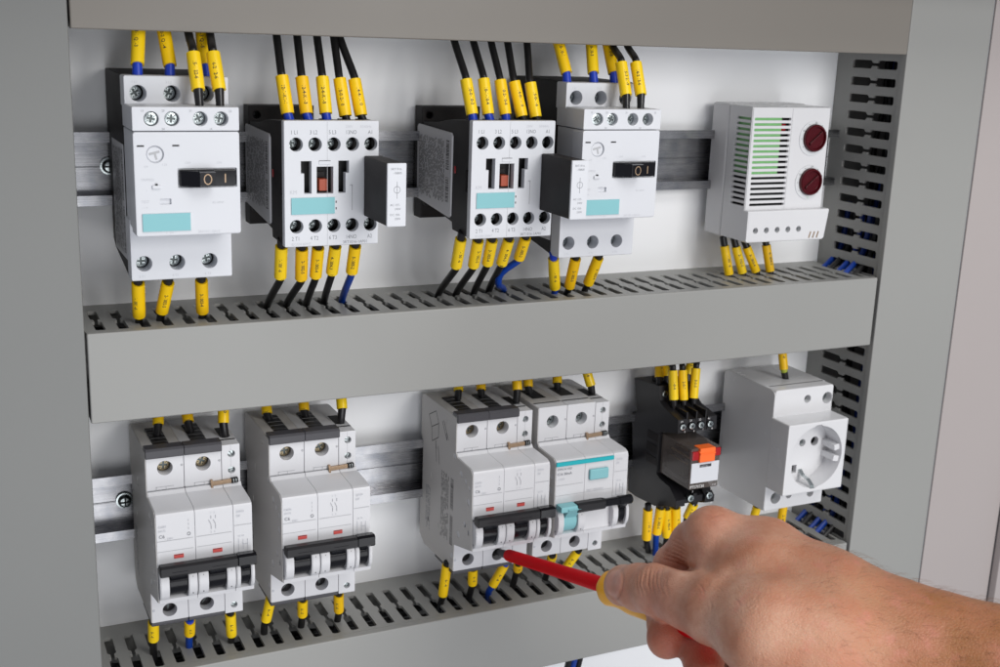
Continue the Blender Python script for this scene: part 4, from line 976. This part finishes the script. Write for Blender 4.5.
# ------------------------------------------------------------------ screwdriver
def cam2world(x, y, z): return CAM_POS+CAM_R.transposed() @ Vector((x, y, z))
def px(u, v, z): return ((u-500)*z/CAM_F, (v-333.5)*z/CAM_F, z)
tip = Vector((124.4, -40.5, ZB-82.9))
grip = cam2world(*px(603, 585, 566))
ax = (grip-tip).normalized(); SL = (grip-tip).length
sd = thing('screwdriver', tip, 'red insulated screwdriver with yellow grip pushed into a breaker terminal', 'screwdriver')
mb = MB(); mb.lathe((0, 0, 0), ax, [(0, 1.6), (8, 1.9), (14, 2.3), (22, 2.3)], M_tip, 20); mb.build('blade', sd)
mb = MB(); mb.lathe((0, 0, 0), ax, [(17.4, 2.7), (17.8, 3.15), (18.8, 3.3), (60, 3.4), (SL+12, 3.9)], M_red, 28); mb.build('insulated_shaft', sd)
mb = MB(); mb.lathe((0, 0, 0), ax, [(SL+4.8, 5.0), (SL+5, 6.4), (SL+6.5, 8.0), (SL+9, 8.6), (SL+12, 8.3), (SL+16, 8.0), (SL+22, 8.4), (SL+28, 9.2), (SL+44, 9.4), (SL+47, 9.3)], M_handleY, 48, lobes=6, lobe_amp=0.02); mb.build('yellow_grip', sd)
mb = MB(); mb.lathe((0, 0, 0), ax, [(SL+46.5, 9.5), (SL+49, 9.7), (SL+66, 10.2), (SL+90, 10.4), (SL+104, 8.5), (SL+107, 5), (SL+107.5, 1)], M_red, 48, lobes=6, lobe_amp=0.03); mb.build('red_handle_end', sd)

# ------------------------------------------------------------------ hand and forearm: one continuous surface from a signed distance field
def surface_nets(F, org, h):
    nx, ny, nz = F.shape; ins = F < 0
    c = [ins[i:nx-1+i, j:ny-1+j, k:nz-1+k] for i in (0, 1) for j in (0, 1) for k in (0, 1)]
    s_ = sum(a.astype(np.int8) for a in c); act = (s_ > 0) & (s_ < 8)
    idx = -np.ones(act.shape, np.int64); I, J, K = np.nonzero(act); idx[I, J, K] = np.arange(len(I))
    acc = np.zeros((len(I), 3)); cn = np.zeros(len(I))
    corners = [(i, j, k) for i in (0, 1) for j in (0, 1) for k in (0, 1)]
    for a in range(8):
        for b in range(a+1, 8):
            A, B = corners[a], corners[b]
            if sum(abs(A[q]-B[q]) for q in range(3)) != 1: continue
            fa = F[I+A[0], J+A[1], K+A[2]]; fb = F[I+B[0], J+B[1], K+B[2]]
            m = (fa < 0) != (fb < 0); t = np.where(m, fa/(fa-fb+1e-20), 0)
            for q in range(3): acc[:, q] += np.where(m, A[q]+t*(B[q]-A[q]), 0)
            cn += m
    V = (np.stack([I, J, K], 1)+acc/cn[:, None])*h+np.array(org)
    quads = []
    for axn in range(3):
        d = [0, 0, 0]; d[axn] = 1
        A = ins[:nx-d[0], :ny-d[1], :nz-d[2]]; B = ins[d[0]:, d[1]:, d[2]:]
        i, j, k = np.nonzero(A != B); flip = A[i, j, k]
        u, v = [q for q in range(3) if q != axn]
        P = np.stack([i, j, k], 1); ok = (P[:, u] > 0) & (P[:, v] > 0) & (P[:, u] < act.shape[u]) & (P[:, v] < act.shape[v]) & (P[:, axn] < act.shape[axn]); P = P[ok]; flip = flip[ok]
        def g(du, dv):
            Q = P.copy(); Q[:, u] -= du; Q[:, v] -= dv; return idx[Q[:, 0], Q[:, 1], Q[:, 2]]
        q4 = np.stack([g(0, 0), g(1, 0), g(1, 1), g(0, 1)], 1)
        fl = flip if axn != 1 else ~flip
        q4 = np.where(fl[:, None], q4[:, ::-1], q4); quads.append(q4)
    return V, np.concatenate(quads)
HV = 1.25
X0, X1, Y0, Y1, W0, W1 = 38, 300, 66, 232, 395, 590
gx, gy, gz = np.meshgrid(np.arange(X0, X1, HV), np.arange(Y0, Y1, HV), np.arange(W0, W1, HV), indexing='ij')
G = np.stack([gx, gy, gz], -1).astype(np.float32)
def cone(a, b):
    pa, ra = np.array(px(*a[:3]), np.float32), a[3]; pb, rb = np.array(px(*b[:3]), np.float32), b[3]
    d = pb-pa; t = np.clip(((G-pa) @ d)/(d @ d), 0, 1)
    q = G-pa-t[..., None]*d
    return np.sqrt((q*q).sum(-1))-(ra+(rb-ra)*t)
def ell(c, r, e1=None):
    """ellipsoid, c = (u,v,z) ; radii along camera x,y,z"""
    p = G-np.array(px(*c), np.float32); k = p/np.array(r, np.float32); n = np.sqrt((k*k).sum(-1))
    return (n-1)*min(r)
def smin(a, b, k):
    h = np.clip(0.5+0.5*(b-a)/k, 0, 1); return b+(a-b)*h-k*h*(1-h)
def chain(pts, k=3):
    F = cone(pts[0], pts[1])
    for i in range(1, len(pts)-1): F = smin(F, cone(pts[i], pts[i+1]), k)
    return F
# palm, wrist and forearm
F = chain([(714, 536, 512, 10.6), (765, 555, 503, 14.5), (820, 585, 495, 15), (880, 622, 482, 19)], 8)                 # index side of the back of the hand
F = smin(F, chain([(760, 562, 528, 11.5), (830, 600, 512, 14), (885, 635, 492, 19)], 8), 8)                              # middle finger metacarpal
F = smin(F, chain([(790, 590, 530, 11), (840, 620, 515, 15), (890, 650, 495, 19)], 8), 8)                                # ring and little
F = smin(F, chain([(722, 606, 474, 12.0), (765, 628, 462, 18.5), (810, 640, 464, 22), (880, 658, 468, 24)], 10), 10)     # thumb metacarpal and its ball
F = smin(F, chain([(772, 590, 488, 17), (830, 622, 478, 23)], 8), 12)                                                    # web between thumb and index
F = smin(F, chain([(870, 636, 476, 22), (935, 660, 468, 25), (1010, 690, 458, 29.5), (1120, 735, 440, 35), (1270, 800, 420, 40)], 10), 10)
F = smin(F, chain([(870, 668, 470, 20), (940, 705, 462, 25), (1010, 735, 452, 29), (1120, 785, 436, 34), (1270, 850, 415, 38)], 10), 12)
F = smin(F, ell((712, 532, 508), (11.5, 10.4, 11)), 6)
F = smin(F, chain([(722, 556, 500, 11), (760, 578, 488, 17), (820, 605, 480, 22)], 6), 9)                                                                      # index knuckle
# thumb lying along the grip
T = chain([(627, 585, 530, 8.8), (640, 587.5, 519, 9.9), (660, 590, 506, 11.1), (687, 599, 491, 11.8), (712, 609, 480, 14.4)], 4)
T = smin(T, ell((621, 586, 533), (7.9, 8.9, 8.2)), 3)
F = smin(F, T, 7)
# index finger bending down behind the thumb
F = smin(F, chain([(692, 580, 514, 7), (714, 574, 502, 9)], 4), 5)
I_ = chain([(713, 533, 512, 10.3), (694, 544, 522, 9.8), (677, 566, 533, 10.0), (660, 590, 549, 8.4), (645, 596, 560, 7.2)], 4)
F = smin(F, I_, 4)
# middle and ring finger wrapping under the handle, their tips showing below it
Mi = chain([(762, 562, 528, 11), (722, 592, 540, 9.8), (690, 612, 536, 9.2), (668, 622, 519, 8.8), (666.5, 639, 506, 8.6)], 3)
F = smin(F, Mi, 3)
R_ = chain([(785, 590, 530, 10.5), (745, 630, 532, 9.6), (716, 645, 520, 9.0), (703, 654, 502, 8.8), (704, 676, 490, 8.3)], 3)
F = smin(F, R_, 2.0)
L_ = chain([(810, 615, 525, 10), (775, 660, 522, 8.6), (745, 680, 508, 8.2), (736, 706, 490, 7.6)], 3)
F = smin(F, L_, 2.0)
F = F.astype(np.float32)
# creases over the thumb joint and the index joint, and the web fold
def crease(u, v, z, du, dv, dz, depth, width, reach):
    global F
    p = np.array(px(u, v, z), np.float32); n = np.array((du, dv, dz), np.float32); n /= np.linalg.norm(n)
    q = G-p; s_ = q @ n; rr = np.sqrt((q*q).sum(-1))
    F += depth*np.exp(-(s_/width)**2)*np.exp(-(rr/reach)**2)
for k, off in enumerate((-9, -4.5, 0, 4.5, 9)): crease(652+off, 576-abs(off)*.2, 500, 1, 0.12, -.7, 0.55, 0.8, 8)
for k, off in enumerate((-6, 0, 6)): crease(668+off*.6, 552+off, 520, .5, .9, -.2, 0.7, 0.8, 8)
def groove(pts, zref, depth, width):
    global F
    Pm = [np.array(px(u, v, zref)[:2], np.float32) for u, v in pts]
    uv = G[..., :2]*(zref/G[..., 2:3]); best = np.full(F.shape, 1e9, np.float32); tt = np.zeros(F.shape, np.float32); n = len(Pm)-1
    for i in range(n):
        d = Pm[i+1]-Pm[i]; q = uv-Pm[i]; t = np.clip((q @ d)/(d @ d), 0, 1); r = np.hypot(q[..., 0]-t*d[0], q[..., 1]-t*d[1]); m = r < best
        best = np.where(m, r, best); tt = np.where(m, (i+t)/n, tt)
    F += (depth*np.exp(-(best/width)**2)*np.sin(np.pi*np.clip(tt*.85+.12, 0, 1))*(np.abs(G[..., 2]-zref) < 22)).astype(np.float32)
groove([(660, 562), (676, 565), (688, 569), (700, 569)], 498, 3.2, 1.5)
groove([(700, 569), (712, 573), (722, 580)], 492, .9, 2.2)
for k_ in range(6): groove([(640+k_*4.6, 567), (637.5+k_*4.8, 577+k_), (639+k_*4.6, 590)], 508, .42, .75)
for k_ in range(3): groove([(690+k_*7, 585), (694+k_*7, 597), (690+k_*8, 612)], 486, .35, 1.0)
for k_ in range(4): groove([(665+k_*5, 541+k_*3), (661+k_*6.5, 553+k_*2), (662+k_*7, 562+k_*1.5)], 518, .55, .7)
V, Q = surface_nets(F, (X0, Y0, W0), HV)
adj = [[] for _ in range(len(V))]
for a_, b_, c_, d_ in Q.tolist(): adj[a_] += (b_, d_); adj[c_] += (b_, d_); adj[b_] += (a_, c_); adj[d_] += (a_, c_)
seen = np.zeros(len(V), bool); best = []
for s0_ in range(len(V)):
    if seen[s0_]: continue
    seen[s0_] = True; comp = [s0_]
    for a_ in comp:
        for b_ in adj[a_]:
            if not seen[b_]: seen[b_] = True; comp.append(b_)
    if len(comp) > len(best): best = comp
keep = np.zeros(len(V), bool); keep[best] = True; new = np.cumsum(keep)-1
Q = new[Q[keep[Q[:, 0]]]]; V = V[keep]
# smooth a little
nv = len(V); E_ = np.concatenate([Q[:, [0, 1]], Q[:, [1, 2]], Q[:, [2, 3]], Q[:, [3, 0]]])
for it in range(3):
    A = np.zeros_like(V); c_ = np.zeros(nv); np.add.at(A, E_[:, 0], V[E_[:, 1]]); np.add.at(c_, E_[:, 0], 1); np.add.at(A, E_[:, 1], V[E_[:, 0]]); np.add.at(c_, E_[:, 1], 1)
    V = V*0.5+0.5*A/np.maximum(c_, 1)[:, None]
# one level of subdivision, then the fine folds of the skin
_m = bpy.data.meshes.new('tmp'); _m.from_pydata([tuple(v) for v in V], [], [tuple(int(i) for i in f) for f in Q]); _o = bpy.data.objects.new('tmp', _m); COL.objects.link(_o)
_md = _o.modifiers.new('s', 'SUBSURF'); _md.levels = 1; _md.render_levels = 1
_e = _o.evaluated_get(bpy.context.evaluated_depsgraph_get()).to_mesh(); nv = len(_e.vertices)
V = np.empty(nv*3); _e.vertices.foreach_get('co', V); V = V.reshape(-1, 3); Q = np.empty(len(_e.polygons)*4, np.int32); _e.polygons.foreach_get('vertices', Q); Q = Q.reshape(-1, 4)
bpy.data.objects.remove(_o); bpy.data.meshes.remove(_m)
def normals():
    n_ = np.zeros((nv, 3)); fn_ = np.cross(V[Q[:, 1]]-V[Q[:, 0]], V[Q[:, 2]]-V[Q[:, 0]])
    for k in range(4): np.add.at(n_, Q[:, k], fn_)
    n_ /= np.linalg.norm(n_, axis=1)[:, None]+1e-9
    return n_
NR = normals(); front = np.clip(-NR[:, 2]*2, 0, 1)
if (NR*(V-V.mean(0))).sum() < 0: NR = -NR; front = np.clip(-NR[:, 2]*2, 0, 1)
U = 500+V[:, 0]/V[:, 2]*CAM_F; VV = 333.5+V[:, 1]/V[:, 2]*CAM_F
disp = np.zeros(nv); crs = np.zeros(nv)
def fold(pts, depth, w=.9):
    global disp, crs
    best = np.full(nv, 1e9); tt = np.zeros(nv); Pm = [np.array(q_, float) for q_ in pts]; n = len(Pm)-1; uv = np.stack([U, VV], 1)
    for i in range(n):
        d = Pm[i+1]-Pm[i]; q_ = uv-Pm[i]; t = np.clip((q_@d)/(d@d), 0, 1); r = np.hypot(q_[:, 0]-t*d[0], q_[:, 1]-t*d[1]); m = r < best
        best = np.where(m, r, best); tt = np.where(m, (i+t)/n, tt)
    a_ = np.sin(np.pi*np.clip(tt, .03, .97))**.6*front*(V[:, 2] < 545)
    disp -= depth*np.exp(-(best/w)**2)*a_; disp += depth*.35*np.exp(-((best-2.2*w)/w)**2)*a_; crs += np.exp(-(best/(w*1.2))**2)*a_*min(1, depth/.4)
rf = random.Random(11)
for x0_, dp in ((638, .28), (642, .42), (645.5, .3), (650, .5), (654, .34), (658.5, .45), (663, .3), (668, .22)):      # thumb joint
    fold([(x0_+1+rf.uniform(-1, 1), 567), (x0_-1.5+rf.uniform(-1, 1), 575), (x0_-2+rf.uniform(-1, 1), 584), (x0_+1, 594+rf.uniform(-2, 6))], dp, .8)
for k in range(7):                                                                                                        # index finger, above the thumb
    fold([(672-k*2.0, 536+k*3.6), (682-k*1.0, 541+k*3.6), (690-k*.4, 547+k*3.4)], rf.uniform(.2, .4), .8)
for k in range(9):                                                                                                        # web between thumb and index
    a_ = rf.uniform(-.5, .5); x_ = 692+rf.uniform(0, 44); y_ = 572+rf.uniform(-2, 34); l_ = rf.uniform(8, 15)
    fold([(x_, y_), (x_+l_*.5*math.cos(.9+a_), y_+l_*.5*math.sin(.9+a_)), (x_+l_*math.cos(1.15+a_), y_+l_*math.sin(1.15+a_))], rf.uniform(.1, .2), .9)
for k in range(46):                                                                                                       # fine lines over the back of the hand and wrist
    x_ = rf.uniform(705, 960); y_ = 530+(x_-700)*.33+rf.uniform(0, 110); l_ = rf.uniform(8, 22); a_ = rf.uniform(-.45, .45)+(1.9 if rf.random() < .5 else .9)
    fold([(x_, y_), (x_+l_*.5*math.cos(a_), y_+l_*.5*math.sin(a_)), (x_+l_*math.cos(a_+.2), y_+l_*math.sin(a_+.2))], rf.uniform(.05, .13), 1.0)
for k in range(8): fold([(700+k*2, 514+k*2.6), (712+k*1.5, 517+k*2.4), (724+k, 514+k*3)], rf.uniform(.08, .18), .9)         # knuckle
V = V+NR*disp[:, None]
U = 500+V[:, 0]/V[:, 2]*CAM_F; VV = 333.5+V[:, 1]/V[:, 2]*CAM_F
def blob(p, r): q = V-np.array(px(*p)); return np.exp(-((q*q).sum(1)/(r*r)))
tone = np.clip((U-700)/230, 0, 1)                                    # pinker hand, tanner forearm
red = np.clip(0.6*blob((667, 640, 498), 16)+0.6*blob((705, 665, 482), 18)+0.45*blob((612, 588, 516), 10)+0.25*blob((716, 520, 500), 14)+.3*blob((650, 590, 488), 12)+0.35*blob((668, 556, 525), 14), 0, 1)
# the thumb nail: flat plate on the near left side of the tip
npos = np.array(px(617, 583.5, 524)); nn = np.array((-0.55, -0.25, -0.8)); nn = nn/np.linalg.norm(nn)
ta = np.array(px(655, 590, 509))-np.array(px(624, 586, 531)); ta -= nn*(ta@nn); ta /= np.linalg.norm(ta); tb = np.cross(nn, ta)
q = V-npos; la = q@ta; lb = q@tb; ln = q@nn
rad = np.sqrt((la/7.4)**2+(lb/6.3)**2); nail = np.clip((1.0-rad)*7, 0, 1)*(ln > -6)
V = V+nn*(np.clip((1-rad)*5, 0, 1)*(ln > -6))[:, None]*0.25-nn*(np.exp(-((rad-1.06)/.07)**2)*(ln > -6)*.35)[:, None]
# fine lumps: tendons and veins
def ridge(a, b, w, hgt):
    global V
    pa = np.array(px(*a)); pb = np.array(px(*b)); d = pb-pa; t = np.clip(((V-pa)@d)/(d@d), 0, 1); qq = V-pa-t[:, None]*d; r2 = np.sqrt((qq*qq).sum(1))
    nrm = np.array((0, -0.6, -0.8)); V = V+nrm*(hgt*np.exp(-(r2/w)**2)*np.sin(np.pi*np.clip(t, .02, .98)))[:, None]
ridge((760, 575, 475), (850, 600, 458), 3.5, .9); ridge((735, 590, 462), (845, 632, 445), 4, .8); ridge((800, 560, 480), (930, 610, 452), 3, .7)
Wd = (np.array(CAM_POS)+V @ np.array(CAM_R))
base = cam2world(*px(940, 680, 460))
me = bpy.data.meshes.new('person')
me.from_pydata([tuple(v) for v in ((Wd-np.array(base))*S)], [], [tuple(int(i) for i in f) for f in Q])
for nm, arr in (('tone', tone), ('redness', red), ('nail', nail), ('crease', np.clip(crs, 0, 1))):
    at = me.attributes.new(nm, 'FLOAT', 'POINT'); at.data.foreach_set('value', arr.astype(np.float32))
me.polygons.foreach_set('use_smooth', [True]*len(me.polygons)); me.update()
person = bpy.data.objects.new('person', me); COL.objects.link(person); person.location = base*S
tag(person, 'bare right hand and forearm reaching in to hold the red screwdriver', 'person')

sk = bpy.data.materials.new('skin'); sk.use_nodes = True; nt = sk.node_tree; N = nt.nodes; L = nt.links; b = N['Principled BSDF']
def attr(n): a = N.new('ShaderNodeAttribute'); a.attribute_name = n; return a.outputs['Fac']
def mixc(fac, A, B):
    m = N.new('ShaderNodeMix'); m.data_type = 'RGBA'
    for k_, v_ in (('Factor', fac), ('A', A), ('B', B)):
        if hasattr(v_, 'is_output'): L.new(v_, m.inputs[k_])
        else: m.inputs[k_].default_value = v_
    return m.outputs['Result']
tc = N.new('ShaderNodeTexCoord')
def noise(sc, det=4, rough=.5):
    n = N.new('ShaderNodeTexNoise'); n.inputs['Scale'].default_value = sc; n.inputs['Detail'].default_value = det; n.inputs['Roughness'].default_value = rough; L.new(tc.outputs['Object'], n.inputs['Vector']); return n.outputs['Fac']
def rng(x, a, b_, c=0, d=1):
    m = N.new('ShaderNodeMapRange'); L.new(x, m.inputs['Value'])
    for i_, v_ in enumerate((a, b_, c, d)): m.inputs[i_+1].default_value = v_
    return m.outputs['Result']
c0 = mixc(attr('tone'), srgb(215, 170, 146), srgb(163, 108, 66))
c1 = mixc(rng(noise(60, 5), .35, .7), c0, srgb(184, 122, 92))
def mul(a, k): m = N.new('ShaderNodeMath'); m.operation = 'MULTIPLY'; L.new(a, m.inputs[0]); m.inputs[1].default_value = k; return m.outputs[0]
c2 = mixc(mul(attr('redness'), .8), c1, srgb(196, 98, 76))
c3 = mixc(rng(noise(420, 6, .7), .45, .75, 0, .35), c2, srgb(170, 108, 84))
c3 = mixc(mul(attr('nail'), .45), c3, srgb(232, 172, 156))
c3 = mixc(mul(attr('crease'), .38), c3, srgb(158, 92, 70))
c3 = mixc(rng(noise(140, 3, .5), .58, .72, 0, .3), c3, srgb(206, 128, 116))
L.new(c3, b.inputs['Base Color'])
b.inputs['Subsurface Weight'].default_value = 0.22; b.inputs['Subsurface Radius'].default_value = (1.0, .35, .2); b.inputs['Subsurface Scale'].default_value = 0.0035
L.new(rng(attr('nail'), 0, 1, .47, .4), b.inputs['Roughness']); b.inputs['Specular IOR Level'].default_value = 0.45
vo = N.new('ShaderNodeTexVoronoi'); vo.inputs['Scale'].default_value = 900; vo.feature = 'DISTANCE_TO_EDGE'
mpg = N.new('ShaderNodeMapping'); mpg.inputs['Rotation'].default_value = (0.3, 0.5, 0.4); mpg.inputs['Scale'].default_value = (0.6, 1.0, 1.3); L.new(tc.outputs['Object'], mpg.inputs['Vector']); L.new(mpg.outputs['Vector'], vo.inputs['Vector'])
mm = N.new('ShaderNodeMath'); mm.operation = 'ADD'; L.new(rng(vo.outputs['Distance'], 0, .25, 0, .5), mm.inputs[0]); L.new(noise(350, 6, .65), mm.inputs[1])
bp = N.new('ShaderNodeBump'); bp.inputs['Distance'].default_value = 0.00035
L.new(rng(attr('nail'), 0, 1, .45, .02), bp.inputs['Strength']); L.new(mm.outputs[0], bp.inputs['Height']); L.new(bp.outputs['Normal'], b.inputs['Normal'])
me.materials.append(sk)

# fine hairs on forearm and wrist
M_hair = material('fine_brown_hair', srgb(112, 78, 54), 0.5, var=.1)
rh = np.random.default_rng(3)
cand = np.nonzero((U > 770) & (U < 1080) & (VV < 720))[0]
nrm = NR
cen = V.mean(0)
hb = MB(); pick = rh.choice(cand, 2300, replace=False)
Rt = np.array(CAM_R)
for i in pick:
    n_ = nrm[i]; 
    if rh.random() > np.clip((U[i]-770)/190, .06, 1): continue
    t_ = np.array((1.0, 0.35, -.2))+rh.normal(0, .35, 3); t_ -= n_*(t_@n_)*.9; t_ /= np.linalg.norm(t_)
    l = rh.uniform(3.5, 8); pts = [V[i]-n_*.2, V[i]+t_*l*.35+n_*l*.22, V[i]+t_*l*.7+n_*l*.3, V[i]+t_*l+n_*l*.27]
    Pw = [Vector(np.array(CAM_POS)+p_@Rt-np.array(base)) for p_ in pts]
    hb.tube(Pw, [.035, .032, .026, .01], M_hair, 3, caps=False)
ho = hb.build('arm_hair', person, recalc=False)


# ------------------------------------------------------------------ camera
cam = bpy.data.cameras.new('camera'); co = bpy.data.objects.new('camera', cam); COL.objects.link(co); scene.camera = co
cam.sensor_width = 36; cam.sensor_fit = 'HORIZONTAL'; cam.lens = CAM_F/1000*36; cam.clip_start = 0.01; cam.clip_end = 50
R_ = CAM_R; co.matrix_world = Matrix.LocRotScale(CAM_POS*S, Matrix((R_[0], -R_[1], -R_[2])).transposed().to_quaternion(), None)
cam.dof.use_dof = True; cam.dof.focus_distance = 0.585; cam.dof.aperture_fstop = 20

# ------------------------------------------------------------------ light
w = bpy.data.worlds.new('World'); scene.world = w; w.use_nodes = True
bg = w.node_tree.nodes['Background']; bg.inputs['Color'].default_value = (0.86, 0.9, 1.0, 1); bg.inputs['Strength'].default_value = 0.31
def area(name, loc, target, size, power, col=(1, 1, 1)):
    l = bpy.data.lights.new(name, 'AREA'); l.shape = 'RECTANGLE'; l.size = size[0]; l.size_y = size[1]; l.energy = power; l.color = col
    o = bpy.data.objects.new(name, l); COL.objects.link(o); o.location = loc
    o.rotation_euler = (Vector(target)-Vector(loc)).to_track_quat('-Z', 'Y').to_euler(); return o
area('key_softbox', (0.45, -1.25, 0.3), (0.15, 0, -0.12), (0.42, 0.42), 7.0, (1, .985, .96))
area('overhead_softbox', (0.32, -0.9, 0.95), (0.15, 0, -0.12), (0.9, 0.7), 7.4, (1, .99, .97))
area('low_softbox', (0.2, -1.45, -0.62), (0.17, 0, -0.12), (1.4, 0.9), 9.5, (.97, .98, 1))

scene.view_settings.view_transform = 'Standard'; scene.view_settings.look = 'None'; scene.view_settings.exposure = 0; scene.view_settings.gamma = 1
scene.render.engine = 'CYCLES'; scene.cycles.use_denoising = True; scene.cycles.max_bounces = 8
